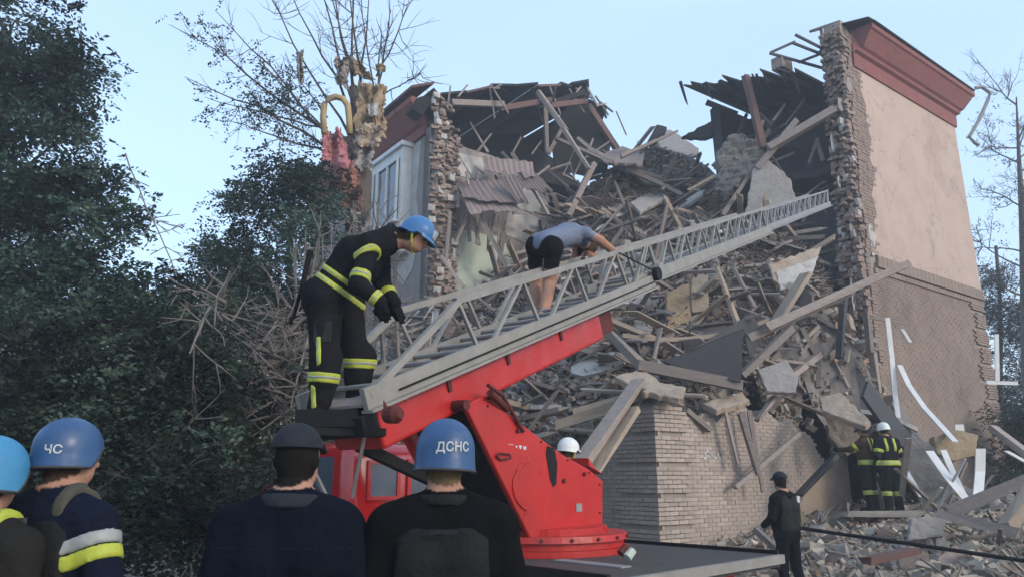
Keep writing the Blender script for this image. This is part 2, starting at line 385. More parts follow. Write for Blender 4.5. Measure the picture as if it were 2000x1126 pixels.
# side return, back and inner walls of the tower
wall("tower_side_wall", [(.62, .3), (5.2, .3), (5.2, 14.6), (.62, 14.9)], TS1-.55, TS1, m_towerbrick, axis='s')
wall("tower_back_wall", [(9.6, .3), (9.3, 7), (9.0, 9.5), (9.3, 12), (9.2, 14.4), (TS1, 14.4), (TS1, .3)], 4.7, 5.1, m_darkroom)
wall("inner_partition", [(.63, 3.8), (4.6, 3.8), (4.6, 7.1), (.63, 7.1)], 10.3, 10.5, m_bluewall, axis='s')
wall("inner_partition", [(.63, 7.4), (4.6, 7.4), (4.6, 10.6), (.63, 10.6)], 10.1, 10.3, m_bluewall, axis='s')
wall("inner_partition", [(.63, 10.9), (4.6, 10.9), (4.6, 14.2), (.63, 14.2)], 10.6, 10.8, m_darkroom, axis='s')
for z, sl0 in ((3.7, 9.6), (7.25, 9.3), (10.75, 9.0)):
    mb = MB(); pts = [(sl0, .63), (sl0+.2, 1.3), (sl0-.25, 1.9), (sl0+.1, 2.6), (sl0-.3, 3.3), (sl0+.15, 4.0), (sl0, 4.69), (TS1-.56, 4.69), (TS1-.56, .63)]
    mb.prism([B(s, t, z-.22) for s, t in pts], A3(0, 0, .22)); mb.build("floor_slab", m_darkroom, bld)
# broken wall end: loose brickwork
me = brick_mesh("broken_brick", (U, V), .25, .085, .12); me.materials.append(m_redbrick)
me2 = brick_mesh("broken_brick", (U, V), .13, .085, .12); me2.materials.append(m_redbrick)
me3 = brick_mesh("plaster_lump", (U, V), .22, .2, .1); me3.materials.append(m_dirtywhite)
bwl = empty("broken_wall_end", B(8.9, .3, 7)-A3(0, 0, 0)); bwl.parent = bld; bwl.location = tuple(B(8.9, .3, 7)-wloc(bld))
bl0 = wloc(bwl); r2 = random.Random(11); cnt = 0; joined = MB()
z = 5.0
while z < 14.9:
    es = np.interp(z, [p[1] for p in edge], [p[0] for p in edge])
    for t in np.arange(-.03, .62, .135):
        if r2.random() < .1: continue
        s = es+r2.uniform(-.2, .06)-.06; p = B(s, t+r2.uniform(-.02, .02)+.05, z+r2.uniform(-.01, .01))
        rot = r2.uniform(-.25, .25)
        if cnt < 280 and z > 7.2:
            o = bpy.data.objects.new("brick", me if r2.random() < .6 else me2 if r2.random() < .7 else me3); COL.objects.link(o); o.parent = bwl
            o.location = tuple(p-bl0); o.rotation_euler = (r2.uniform(-.12, .12), r2.uniform(-.12, .12), rot); cnt += 1
        else:
            joined.box(p, U*.12, V*.055, A3(0, 0, .042))
    # front strip where the plaster has come off
    ps = np.interp(z, [p[1] for p in plast[:14]], [p[0] for p in plast[:14]]) if z > 7.8 else es+.1
    x = es+r2.uniform(0, .1)
    while x < ps:
        joined.box(B(x+.11, -.012-r2.uniform(0, .02), z), U*.118, V*.03, A3(0, 0, .041)); x += .25
    z += .094
tag(joined.build("brick_courses", m_redbrick, bwl), kind="stuff")
for (s, t, z, w, h) in [(8.72, .1, 12.3, .3, .5), (8.7, .45, 11.2, .25, .6), (8.62, .35, 9.9, .22, .45), (9.0, -.02, 9.2, .3, .4), (8.75, .2, 8.4, .4, .5), (9.35, -.03, 8.3, .35, .7), (9.1, -.03, 13.0, .3, .6), (8.6, .3, 6.6, .3, 1.8), (9.3, -.03, 7.9, .25, .5)]:
    mb = MB(); mb.prism([B(s+w*math.cos(a)*r2.uniform(.35, .6), t, z+h*math.sin(a)*r2.uniform(.35, .6)) for a in np.linspace(0, 5.6, 8)], -V*.03-U*.05)
    mb.build("plaster_patch", m_dirtywhite if r2.random() < .6 else m_conc, bwl)
# cornice
prof = [(0.0, 13.75), (.10, 13.75), (.12, 14.2), (.22, 14.26), (.24, 14.36), (.32, 14.42), (.58, 14.88), (.64, 14.92), (.64, 15.08), (0, 15.08)]
def cornice(name, path, prof, mat, parent):
    """path: function o -> list of 3D points (mitred polyline at outward offset o)"""
    mb = MB(); rows = [path(o, z) for o, z in prof]; n = len(prof); m = len(rows[0])
    vs = [p for r in rows for p in r]; fs = []
    for i in range(n):
        j = (i+1) % n
        for k in range(m-1): fs.append((i*m+k, i*m+k+1, j*m+k+1, j*m+k))
    fs.append(tuple(i*m for i in range(n))); fs.append(tuple(i*m+m-1 for i in range(n-1, -1, -1)))
    mb.add(vs, fs); return mb.build(name, mat, parent)
cornice("cornice", lambda o, z: [B(9.45+(.25 if z > 14.3 else 0)+o*.1, -o, z), B(12, -o, z+.0), B(TS1+o, -o, z), B(TS1+o, 5.1, z)], prof, m_cornice, bld)
# attic parapet stub and tower roof
wall("attic_wall", [(9.2, 14.9), (9.12, 15.05), (9.2, 15.12), (9.22, 15.3), (9.36, 15.33), (9.4, 15.2), (9.6, 15.22), (9.7, 15.0), (9.8, 14.9)], .05, .6, m_redbrick)
mb = MB(); rr = random.Random(4)
def roofpt(s, t): return B(s, t, 16.12+.22*min(t+.9, 4) if t < 3 else 16.98-.22*(t-3))
ln = [(9.5, -.68), (9.9, -.72), (16.85, -.68), (16.95, 2.0), (13.5, 2.2), (10.4, 1.5), (9.9, .9), (9.2, .3)]
mb.prism([B(s, t, 15.10+.10*(t+.7)) for s, t in ln], A3(0, 0, .045)); mb.build("roof_sheet", m_soot_shade, bld)
# torn attic roof sheets hanging over the gap (sooty)
def pixpanel(name, pix, p0, n, th, mat, parent=None, jit=.0):
    n = unit(n); mb = MB(); mb.prism([on_plane(x, y, p0, n) for x, y in pix], n*th); return mb.build(name, mat, parent)
def roofquad(name, stz, th, mat):
    mb = MB(); pts = [B(*q) for q in stz]; nn = np.cross(pts[1]-pts[0], pts[2]-pts[0]); 
    mb.prism(pts, unit(nn)*th); return mb.build(name, mat, bld)
r3 = random.Random(9)
# underside plane at about z 14.5, jagged front edge
jag = []
for k, t in enumerate(np.linspace(.7, 5.2, 19)): jag.append((7.5+.10*(t-.7)+r3.uniform(-.35, .35)+(0.5 if k % 2 else 0), t))
mb = MB(); mb.prism([B(s, t, 13.3+.37*(t-.7)+.02*(s-7.5)) for s, t in [(13, .7)]+jag+[(13, 5.2)]], A3(0, 0, .07)); mb.build("attic_roof_sheet", m_soot_shade, bld)
for t in np.arange(1.0, 5.0, .8):
    mb = MB(); mb.beam(B(7.4+r3.uniform(0, .4), t, 13.15+.37*(t-.7)), B(12, t, 13.2+.37*(t-.7)), .12, .16); mb.build("rafter", m_soot_shade, bld)
for k in range(16):   # charred strips hanging from the torn edge
    t = .9+k*.26+r3.uniform(-.1, .1); s = 7.6+r3.uniform(-.2, .5); h = r3.uniform(.2, 1.1)*r3.uniform(.5, 1); w = r3.uniform(.04, .2)
    mb = MB(); z = 13.3+.37*(t-.7); mb.prism([B(s, t, z), B(s, t+w, z), B(s+.25, t+w*.8, z-h*.8), B(s+.3, t+w*.3, z-h)], U*.04); mb.build("hanging_roof_strip", m_soot_shade, bld)
# metal roof frame sticking out of the tower top
def bars(name, segs, Y, w, mat, parent=bld):
    for (a, b) in segs:
        mb = MB(); mb.beam(P(*a, Y), P(*b, Y+.1), w, w); mb.build(name, mat, parent)
bars("roof_batten", [((1503, 104), (1620, 137)), ((1548, 84), (1620, 112)), ((1553, 68), (1622, 103)), ((1505, 103), (1552, 82)), ((1560, 122), (1622, 98)), ((1590, 60), (1604, 56)), ((1604, 58), (1622, 190)), ((1612, 60), (1612, 140)), ((1582, 62), (1640, 42))], 21.2, .07, m_dkmetal)
mb = MB(); mb.box(P(1527, 128, 21.5), U*.28, V*.2, A3(0, 0, .2)); mb.build("chimney_stub", m_redbrick, bld)
# ---- far section (t >= 9)
TF = 9.0
far_poly = [(0, .3), (13.9, .3), (13.9, 13.2), (12, 12.0), (10.2, 11.6), (8.3, 10.6), (7.2, 9.2), (6.3, 8.4), (5.4, 9.2), (4.8, 11.2), (3.9, 11.9), (2.4, 12.2), (1.0, 12.2), (.5, 12.8), (0, 12.6)]
wall("cross_wall", far_poly, TF, TF+.4, m_pinkwall)
wall("green_plaster", [(.75, 6.2), (3.6, 6.3), (3.55, 8.4), (3.2, 9.0), (2.7, 9.35), (.8, 9.3)], TF-.02, TF-.002, m_green)
wall("white_plaster", [(2.9, 9.5), (4.8, 9.2), (4.8, 11.1), (3.7, 11.4), (3.2, 11.0)], TF-.022, TF-.002, m_dirtywhite)
wall("white_plaster", [(.85, 11.1), (2.0, 11.2), (2.1, 12.0), (.8, 11.9)], TF-.022, TF-.002, m_dirtywhite)
wall("white_plaster", [(1.0, 9.4), (3.0, 9.5), (2.9, 10.0), (1.0, 9.9)], TF-.022, TF-.002, m_conc)
# long left facade receding
lf = wall("side_facade", [(9.05, .3), (19, .3), (19, 12.4), (9.05, 12.4)], 0, .45, m_pinkwall, axis='s')
wall("side_plaster", [(9.9, 8.0), (10.5, 7.6), (11.4, 8.2), (12.3, 7.9), (14.5, 8.3), (14.5, 12.3), (9.6, 12.3), (9.8, 10.4), (9.5, 9.2)], -.02, -.002, m_dirtywhite, axis='s')
def window(t0, t1, z0, z1, s=0, parent=bld):
    w = empty("window", B(s, (t0+t1)/2, z0)); w.parent = parent; w.location = tuple(B(s, (t0+t1)/2, z0)-wloc(parent))
    mb = MB(); mb.prism([B(s-.03, t, z) for t, z in ((t0, z0), (t1, z0), (t1, z1), (t0, z1))], U*.02); mb.build("pane", m_glass, w)
    f = .09
    for (a, b, c, d) in ((t0, t1, z0, z0+f), (t0, t1, z1-f, z1), (t0, t0+f, z0+f, z1-f), (t1-f, t1, z0+f, z1-f), ((t0+t1)/2-f/2, (t0+t1)/2+f/2, z0+f, z1-f)):
        mb = MB(); mb.prism([B(s-.09, t, z) for t, z in ((a, c), (b, c), (b, d), (a, d))], U*.058); mb.build("frame", m_white, w)
    mb = MB(); mb.prism([B(s-.2, t, z) for t, z in ((t0-.1, z0-.08), (t1+.1, z0-.08), (t1+.1, z0-.002), (t0-.1, z0-.002))], U*.2); mb.build("sill", m_white, w)
# glazed white bay at the top floor
bay = [(10.2, 8.6), (13.9, 8.6), (13.9, 12.25), (10.2, 12.25)]
wall("bay_panel", bay, -.35, -.002, m_white, axis='s')
for t0 in (10.4, 12.2): window(t0, t0+1.5, 9.7, 11.9, s=-.352)
wall("bay_cap", [(10.1, 12.25), (14.0, 12.25), (14.0, 12.4), (10.1, 12.4)], -.45, -.002, m_white, axis='s')
window(11.3, 12.4, 5.4, 7.3)
# brick pillar at the torn end of the side facade
r4 = random.Random(21); pil = empty("brick_pillar", B(.3, TF, 6)); pil.parent = bld; pil.location = tuple(B(.3, TF, 6)-wloc(bld)); pl = wloc(pil)
mb = MB(); mb.prism([B(s, TF-.25, z) for s, z in ((0.05, 2), (.75, 2), (.7, 9), (.55, 12.3), (.1, 12.9))], V*.25); mb.build("pillar_core", m_mortar, pil)
jm = MB(); z = 5.0; cnt = 0
while z < 13.6:
    wd = .9 if z < 12 else .9-(z-12)*.3
    for s in np.arange(-.05+.06*(int(z*10) % 2), wd, .26):
        if r4.random() < .12: continue
        p = B(s+r4.uniform(-.05, .05), TF-.28+r4.uniform(-.14, .08), z)
        o = bpy.data.objects.new("brick", me if r4.random() < .6 else me2 if r4.random() < .75 else me3); COL.objects.link(o); o.parent = pil; o.location = tuple(p-pl); o.rotation_euler = (r4.uniform(-.15, .15), r4.uniform(-.15, .15), r4.uniform(-.6, .6)); cnt += 1
        if cnt >= 290: break
    if cnt >= 290: break
    z += .1
# far cornice and roof
prof2 = [(0, 12.41), (.08, 12.41), (.1, 12.7), (.2, 12.78), (.55, 13.35), (.6, 13.4), (.6, 13.6), (0, 13.6)]
cornice("cornice", lambda o, z: [B(-o, 9.3, z), B(-o, 14, z), B(-o, 19, z)], prof2, m_cornice, bld)
rm = MB()
def farroof(s, t):
    return B(s, t, 13.72+2.4*(1-abs(s-6.6)/7.3))
edge_t = [(-.65, 9.2), (0, 8.9), (.7, 9.6), (1.6, 9.4), (2.3, 8.9), (3.3, 8.9), (4.2, 8.7), (5.2, 8.6), (6.0, 8.9), (6.6, 8.6), (7.2, 9.2), (7.9, 9.0), (8.4, 9.8)]
for i in range(len(edge_t)-1):
    (s0, t0), (s1, t1) = edge_t[i], edge_t[i+1]
    dz = r4.uniform(-.22, .18); q = [farroof(s0, t0), farroof(s1-.002, t1), farroof(s1-.002, 19), farroof(s0, 19)]
    q = [p+A3(0, 0, dz) for p in q]; m2 = MB(); m2.prism(q, A3(0, 0, .09)); m2.build("roof_sheet", m_soot_shade if i % 3 else m_roofred, bld)
for a_, b_ in (((.6, 8.75, 13.5), (2.6, 8.6, 14.0)), ((2.5, 8.7, 13.85), (4.6, 8.45, 14.75)), ((4.5, 8.6, 14.55), (6.4, 8.6, 15.35))):
    mb = MB(); mb.beam(B(*a_), B(*b_), .14, .2); mb.build("purlin", m_roofred if a_[0] > 1 else m_timber, bld)
for k in range(22):
    s_ = r4.uniform(.4, 8.4); t_ = 8.6+r4.uniform(-.1, .3); z_ = 13.7+2.4*(1-abs(s_-6.6)/7.3)-.05; h_ = r4.uniform(.3, 1.5)
    mb = MB(); mb.beam(B(s_, t_, z_), B(s_+r4.uniform(-.7, .7), t_-r4.uniform(0, .4), z_-h_), r4.uniform(.04, .14), .04); mb.build("hanging_board", m_timber if k % 3 else m_soot_shade, bld)
mb = MB(); mb.beam(B(6.6, 8.7, 15.3), B(9.0, 9.0, 13.5), .16, .28); mb.build("purlin", m_roofred, bld)
wall("attic_back_wall", [(.5, 12.4), (13, 12.4), (9, 15.0), (6.6, 15.8), (4, 15.0)], 13.0, 13.2, m_soot_shade)
wall("attic_floor", [(.45, 12.1), (9, 12.1), (9, 12.3), (.45, 12.3)], 9.5, 13.0, m_soot_shade)
mb = MB(); mb.beam(P(1140, 182, 25.3), P(1050, 212, 24.6), .3, .2); mb.build("ridge_beam", m_soot_shade, bld)
mb = MB(); mb.tube([P(1148, 172, 25.3), P(1158, 190, 25.3), P(1168, 208, 25.3)], .05, 6); mb.build("dangling_flashing", m_dirtywhite, bld)
mb = MB(); mb.prism([P(x, y, 21.5) for x, y in [(806, 212), (818, 190), (833, 186), (846, 192), (868, 203), (858, 212), (836, 208), (826, 226)]], V*.5); mb.build("charred_eave_corner", m_soot_shade, bld)
mb = MB(); mb.prism([P(x, y, 26.3) for x, y in [(1128, 186), (1160, 205), (1180, 240), (1194, 268), (1186, 335), (1150, 345), (1085, 330), (1075, 250)]], V*.06); mb.build("dark_attic_backing", m_soot_shade, bld)  # added backing panel, its near-black colour stands in for the attic's darkness
# hanging downpipe at the gable's outer corner
mb = MB(); Yp = 27.0
mb.tube([P(1905, 172, Yp), P(1918, 170, Yp), P(1934, 182, Yp), P(1930, 195, Yp), P(1912, 235, Yp), P(1893, 268, Yp), P(1903, 278, Yp), P(1912, 284, Yp)], .075, 8); mb.build("gutter_pipe", m_ladgrey, bld)
mb = MB(); mb.tube([B(TS1+.1, .4, 9.2), B(TS1+.1, .4, 11.4)], .07, 8); mb.build("downpipe", m_ladgrey, bld)
# ------------------------------------------------------------------ rubble heap
hp = [P(*q) for q in [(1100, 815, 16.6), (1160, 790, 16.4), (1000, 740, 17.6), (1150, 700, 17.2), (1050, 690, 18.4), (1250, 600, 18.8), (1400, 600, 18.4), (1550, 600, 18.8), (1330, 700, 16.9), (1480, 700, 17.0),
                      (1600, 700, 17.8), (1650, 640, 18.9), (1690, 700, 18.6), (1700, 800, 18.0), (1640, 780, 17.6), (1150, 520, 21), (1300, 450, 22.3), (1450, 450, 21.4), (1560, 480, 20.8), (1250, 360, 24.8), (1400, 350, 24.2), (1100, 430, 23.6),
                      (1180, 400, 24.2), (1490, 330, 23.6), (1320, 280, 26.6), (1240, 300, 26.4), (900, 600, 20.5), (850, 680, 19.5), (960, 600, 21), (1060, 560, 21), (930, 680, 18.8), (1040, 500, 22.6), (1420, 280, 26.0), (1600, 520, 20.5)]]
hp += [B(*q) for q in [(.4, .4, 2.9), (1.5, .4, 2.85), (3, .4, 3.0), (4.5, .4, 2.8), (5.7, .4, 2.2), (6.4, .0, 1.7), (7.2, -.4, 1.3), (8.3, -.6, 1.2), (7, -2.2, .8), (9.2, -1.2, 1.3), (9.3, -2.5, 1.0),
                       (-.6, 1.7, 1.6), (-1.5, 1.6, .6), (-3.5, 2, .1), (-4.5, 6, .2), (-5, 9, .4), (-2.5, 4, 2.2), (-1.5, 6.5, 4.2), (-3, 8, 2.5), (-5, 11, .5), (9.5, 11, 13), (12, 8, 13), (9.5, 4, 9), (9.5, 2, 6.5), (3, 11, 6), (0, 11, 5)]]
HB = rbf(hp)
def HH(x, y): 
    x = np.asarray(x, float); y = np.asarray(y, float)
    return HB(x, y)+.14*vnoise(x, y, .45, 1)+.08*vnoise(x, y, 1.2, 2)
def patch(s0, s1, t0, t1, st=.22):
    S, T = np.meshgrid(np.arange(s0, s1+.01, st), np.arange(t0, t1+.01, st)); X = C0[0]+U[0]*S+V[0]*T; Y = C0[1]+U[1]*S+V[1]*T
    return np.stack([X, Y, HH(X, Y)-.08], 2)
mb = MB(); mb.grid(patch(.52, 9.6, .52, 10.4)); mb.grid(patch(6.08, 9.6, -3.0, .62)); mb.grid(patch(-5.5, .5, 1.8, 10.4))
heap = mb.build("rubble_heap", m_heap, origin=(0, 0, 0)); tag(heap, "grey dust-covered mound of rubble sloping down from the collapsed storeys", "rubble", kind="stuff")
_Y = np.arange(13.0, 30, .04)
def hit(px, py, lift=0.0):
    """where the sight line meets the heap or the ground"""
    d = ray(px, py); k = _Y/d[1]; X = d[0]*k; Z = CAMZ+d[2]*k
    dx = X-C0[0]; dy = _Y-C0[1]; s = dx*U[0]+dy*U[1]; t = dx*V[0]+dy*V[1]
    ok = ((s > 0) & (s < 6.1) & (t > 0)) | ((s >= 6.1) & (t > -3)) | ((s <= 0) & (t > 1.8))
    h = np.where(ok, HH(X, _Y), GH(X, _Y))
    i = np.argmax((Z <= h+lift)) if (Z <= h+lift).any() else int((22-13)/.04)
    return A3(X[i], _Y[i], Z[i])
def ghit(px, py, lift=0.0):
    Yv = np.arange(5, 30, .03); d = ray(px, py); k = Yv/d[1]; X = d[0]*k; Z = CAMZ+d[2]*k; h = GH(X, Yv)+lift
    i = np.argmax(Z <= h) if (Z <= h).any() else len(Yv)-1
    return A3(X[i], Yv[i], Z[i])
PAL = np.array([(.36, .34, .32), (.28, .26, .245), (.42, .365, .32), (.19, .175, .168), (.38, .285, .24), (.29, .205, .175), (.5, .465, .43), (.12, .113, .112)])*np.array([1.07, 1.0, .88])
PW = np.array([.22, .2, .15, .14, .11, .07, .06, .05])
def rotm(n, r):
    q = r.normal(size=(n, 4)); q /= np.linalg.norm(q, axis=1, keepdims=True); w, x, y, z = q.T
    return np.stack([np.stack([1-2*(y*y+z*z), 2*(x*y-z*w), 2*(x*z+y*w)], 1), np.stack([2*(x*y+z*w), 1-2*(x*x+z*z), 2*(y*z-x*w)], 1), np.stack([2*(x*z-y*w), 2*(y*z+x*w), 1-2*(x*x+y*y)], 1)], 1)
CUBE = np.array([(-1, -1, -1), (1, -1, -1), (-1, 1, -1), (1, 1, -1), (-1, -1, 1), (1, -1, 1), (-1, 1, 1), (1, 1, 1)], float)/2
CF = np.array([(0, 2, 3, 1), (4, 5, 7, 6), (0, 1, 5, 4), (2, 6, 7, 3), (0, 4, 6, 2), (1, 3, 7, 5)])
def chunks(name, pts, size, seed, pw=PW, flat=.6, elong=1.6, mat=None, **tags):
    r = np.random.default_rng(seed); n = len(pts)
    dim = np.stack([np.ones(n)*1.0, r.uniform(.5, 1, n), r.uniform(.25, flat, n)], 1)*size[:, None]; dim[:, 0] *= r.uniform(.8, elong, n)
    v = CUBE[None]*(1+r.uniform(-.35, .2, (n, 8, 3)))*dim[:, None, :]
    v = np.einsum('nij,nkj->nki', rotm(n, r), v)+pts[:, None, :]
    faces = v[:, CF, :].reshape(-1, 3)
    c = PAL[r.choice(len(PAL), n, p=pw/pw.sum())]*r.uniform(.75, 1.15, (n, 1)); c = np.repeat(c, 24, axis=0)
    o = fast_obj(name, faces, 4, mat or m_rubble, col=c); return tag(o, **tags)
def sample_heap(n, r, regs):
    out = []
    for (s0, s1, t0, t1, w) in regs:
        k = int(n*w); S = r.uniform(s0, s1, k); T = r.uniform(t0, t1, k); X = C0[0]+U[0]*S+V[0]*T; Y = C0[1]+U[1]*S+V[1]*T
        out.append(np.stack([X, Y, HH(X, Y)+r.uniform(-.06, .06, k)], 1))
    return np.concatenate(out)
r = np.random.default_rng(3)
regs = [(.3, 9.3, .2, 10.2, .72), (6.1, 9.2, -2.8, .2, .10), (-4.5, .3, 1.9, 10, .18)]
p = sample_heap(10000, r, regs)
chunks("rubble", p, .06+.22*r.random(len(p))**2.5, 1, label="broken brick, mortar and concrete fragments covering the collapsed mound", cat="rubble", kind="stuff")
# splintered sticks and laths, also uncountable
p = sample_heap(8500, r, [(.4, 9.2, .6, 10.2, .8), (-4, .4, 2.2, 10, .2)])
def sticks(name, p, r, lmin, lmax, w, pal, **tags):
    n = len(p); az = r.uniform(0, 6.28, n); el = r.normal(.25, .35, n); d = np.stack([np.cos(az)*np.cos(el), np.sin(az)*np.cos(el), np.sin(el)], 1)
    L = r.uniform(lmin, lmax, n)**1.0; x = np.cross(d, A3(.2, .1, 1)); x /= np.linalg.norm(x, axis=1, keepdims=True); y = np.cross(x, d)
    W = r.uniform(.35, 1, n)*w
    v = p[:, None, :]+A3(0, 0, .06)+CUBE[None, :, 0:1]*d[:, None]*L[:, None, None]+CUBE[None, :, 1:2]*x[:, None]*W[:, None, None]+CUBE[None, :, 2:3]*y[:, None]*W[:, None, None]*.55
    c = np.repeat(np.array(pal)[r.choice(len(pal), n)]*r.uniform(.7, 1.2, (n, 1)), 24, axis=0)
    return tag(fast_obj(name, v[:, CF, :].reshape(-1, 3), 4, m_rubble, col=c), **tags)
sticks("splintered_laths", p, r, .15, 1.0, .055, [(.26, .22, .195), (.2, .165, .145), (.33, .28, .24), (.14, .12, .11)], label="splintered laths and sticks strewn over the collapsed mound", cat="wood debris", kind="stuff")
# ground rubble
def sample_ground(n, r, x0, x1, y0, y1):
    X = r.uniform(x0, x1, n); Y = r.uniform(y0, y1, n); s = (X-C0[0])*U[0]+(Y-C0[1])*U[1]; t = (X-C0[0])*V[0]+(Y-C0[1])*V[1]
    k = ((t < -.1)) & ((X > 4.0+.25*(11-Y)) | (Y > 11.5)); X = X[k]; Y = Y[k]
    return np.stack([X, Y, GH(X, Y)+r.uniform(-.03, .05, len(X))], 1)
p = np.concatenate([sample_ground(7500, r, 3.4, 12, 7.2, 16.5), sample_ground(2500, r, 8, 17, 11, 19)])
chunks("ground_rubble", p, .05+.2*r.random(len(p))**2.6, 2, pw=np.array([.25, .16, .28, .08, .12, .05, .1, .03]), label="broken masonry fragments scattered over the ground before the gable", cat="rubble", kind="stuff")
p = sample_ground(1300, r, 4, 15, 7.6, 18)
sticks("ground_splinters", p, r, .2, .8, .05, [(.3, .25, .2), (.2, .17, .15), (.4, .34, .27)], label="thin wood splinters lying among ground rubble before the gable", cat="wood debris", kind="stuff")

# pale scraps of paper, cloth and plaster in the left part of the heap
p = sample_heap(900, r, [(-2.5, .8, 2.0, 6.5, 1)])+A3(0, 0, .04)
_pal = PAL.copy(); PAL = np.array([(.5, .5, .49), (.38, .36, .34), (.29, .27, .25), (.42, .40, .37), (.22, .22, .24), (.5, .42, .36), (.12, .12, .13), (.33, .3, .27)])
chunks("litter", p, .06+.2*r.random(len(p))**2, 5, pw=np.ones(8), flat=.4, label="pale paper, cloth and plaster scraps littering the mound behind the truck", cat="litter", kind="stuff"); PAL = _pal
# ---- individual pieces: beams, slabs, chunks
beam_meshes = []
for k in range(8):
    rb = random.Random(40+k); L = rb.uniform(1.6, 4.2); w = rb.uniform(.09, .2); h = rb.uniform(.04, .12); mb = MB(); mb.box((0, 0, 0), (L/2, 0, 0), (0, w/2, 0), (0, 0, h/2))
    v = np.array(mb.v); v[:, 0] += np.sign(v[:, 0])*np.array([rb.uniform(-.18, .1) for _ in v]); me_ = bpy.data.meshes.new("timber_beam"); me_.from_pydata(v.tolist(), [], mb.f); me_.materials.append(m_timber if k % 4 else m_timberlt); beam_meshes.append(me_)
rb = random.Random(77); r = np.random.default_rng(17)
p = sample_heap(280, r, [(.6, 9, .6, 9.8, .78), (-3, .5, 2.4, 9.0, .22)])
for q in p:
    o = bpy.data.objects.new("fallen_timber", rb.choice(beam_meshes)); COL.objects.link(o); o.location = tuple(q+A3(0, 0, .2)); o.rotation_euler = (rb.uniform(-.5, .5), rb.gauss(0, .42), rb.uniform(0, 6.28))
    tag(o, "dusty splintered timber lying loose on the collapsed mound", "timber", "loose timbers on the mound")
def chunk_mesh(name, seed, dims, mat):
    rr_ = np.random.default_rng(seed); a = 12; 
    import bmesh
    bm = bmesh.new(); pts = rr_.normal(size=(22, 3)); pts /= np.linalg.norm(pts, axis=1, keepdims=True); pts = np.clip(pts*1.35, -.8, .8)*np.array(dims)*rr_.uniform(.8, 1.1, (22, 1))
    vs = [bm.verts.new(q) for q in pts]; res = bmesh.ops.convex_hull(bm, input=vs)
    bmesh.ops.delete(bm, geom=[v for v in bm.verts if not v.link_faces], context='VERTS')
    me_ = bpy.data.meshes.new(name); bm.to_mesh(me_); bm.free(); me_.materials.append(mat); return me_
pms = []
for k in range(7):
    rp_ = random.Random(90+k); n_ = 9; w_, h_ = rp_.uniform(.35, .75), rp_.uniform(.22, .5); mb = MB()
    mb.prism([A3(w_*math.cos(a)*rp_.uniform(.7, 1.15), h_*math.sin(a)*rp_.uniform(.7, 1.15), 0) for a in np.linspace(0, 5.6, n_)], A3(0, 0, rp_.uniform(.03, .1)))
    pm_ = bpy.data.meshes.new("debris_piece"); pm_.from_pydata(mb.v, [], mb.f); pm_.materials.append([m_conc, m_beige, m_slate, m_dirtywhite, m_pinkwall, m_conc, m_slate][k]); pms.append(pm_)
p = sample_heap(110, r, [(.6, 9, .5, 9.8, .82), (-3, .5, 2.4, 8, .1), (6.3, 9, -2.4, .2, .08)])
for q in p:
    o = bpy.data.objects.new("debris_piece", rb.choice(pms)); COL.objects.link(o); sc = rb.uniform(.6, 1.3); o.location = tuple(q+A3(0, 0, .15)); o.scale = (sc, sc, 1); o.rotation_euler = (rb.gauss(.5, .4), rb.gauss(0, .35), rb.uniform(-1, 1)+rb.choice([0, 3.1]))
    tag(o, "broken flat panel piece lying on the collapsed mound", "panel", "broken panels on the mound")
cms = [chunk_mesh("masonry_chunk", 60+k, (.3, .22, .15), [m_conc, m_beige, m_redbrick, m_conc][k % 4]) for k in range(8)]
p = sample_heap(150, r, [(.4, 9, .4, 9.5, .75), (6.3, 9, -2.6, .2, .13), (-3.5, .4, 2.2, 9, .12)])
for q in p:
    o = bpy.data.objects.new("masonry_chunk", rb.choice(cms)); COL.objects.link(o); sc = rb.uniform(.5, 1.35); o.location = tuple(q+A3(0, 0, .08)); o.scale = (sc,)*3; o.rotation_euler = (rb.uniform(0, 6), rb.uniform(0, 6), rb.uniform(0, 6))
    tag(o, "angular masonry chunk resting on the collapsed mound", "masonry chunk", "masonry chunks on the mound")
p = sample_ground(110, r, 4.4, 13, 7.6, 17)
for q in p:
    o = bpy.data.objects.new("masonry_chunk", rb.choice(cms)); COL.objects.link(o); sc = rb.uniform(.35, .9); o.location = tuple(q+A3(0, 0, .04)); o.scale = (sc,)*3; o.rotation_euler = (rb.uniform(0, 6), rb.uniform(0, 6), rb.uniform(0, 6))
    tag(o, "broken masonry lump lying on the ground before the gable", "masonry chunk", "masonry lumps on the ground")

def hbeam(a, b, w, h, label, mat=None, lift=.12, name="fallen_timber", up=(0, 0, 1), cat="timber", Ya=None, Yb=None, group=None, bend=None):
    A_ = P(*a, Ya) if Ya else hit(*a, lift); B_ = P(*b, Yb) if Yb else hit(*b, lift)
    mb = MB()
    if bend is None:
        mb.beam(A_, B_, w, h, up)
        v = np.array(mb.v); rr_ = random.Random(int(a[0]*7+b[1])); v += np.array([[rr_.uniform(-.03, .03) for _ in range(3)] for _ in v]); mb.v = v.tolist()
    else:
        pts = [A_*(1-k)+B_*k+np.asarray(bend)*4*k*(1-k) for k in np.linspace(0, 1, 9)]
        x = unit(np.cross(B_-A_, A3(0, 0, 1))); up_ = unit(np.cross(x, B_-A_))
        G = np.array([[q-x*w/2, q+x*w/2] for q in pts]); vs, fs = sheet(G, h); mb.add(vs, fs)
    return tag(mb.build(name, mat or m_timber), label, cat, group)
LB = "long weathered beam "
hbeam((1770, 515), (1495, 640), .26, .2, "long thick weathered beam jutting past the edge of the gable", Ya=17.6, Yb=16.9, name="loose_beam_timber")
hbeam((1660, 575), (1460, 660), .2, .14, "weathered beam sloping parallel under the thick jutting beam", Ya=17.7, Yb=17.0, name="loose_beam_timber")
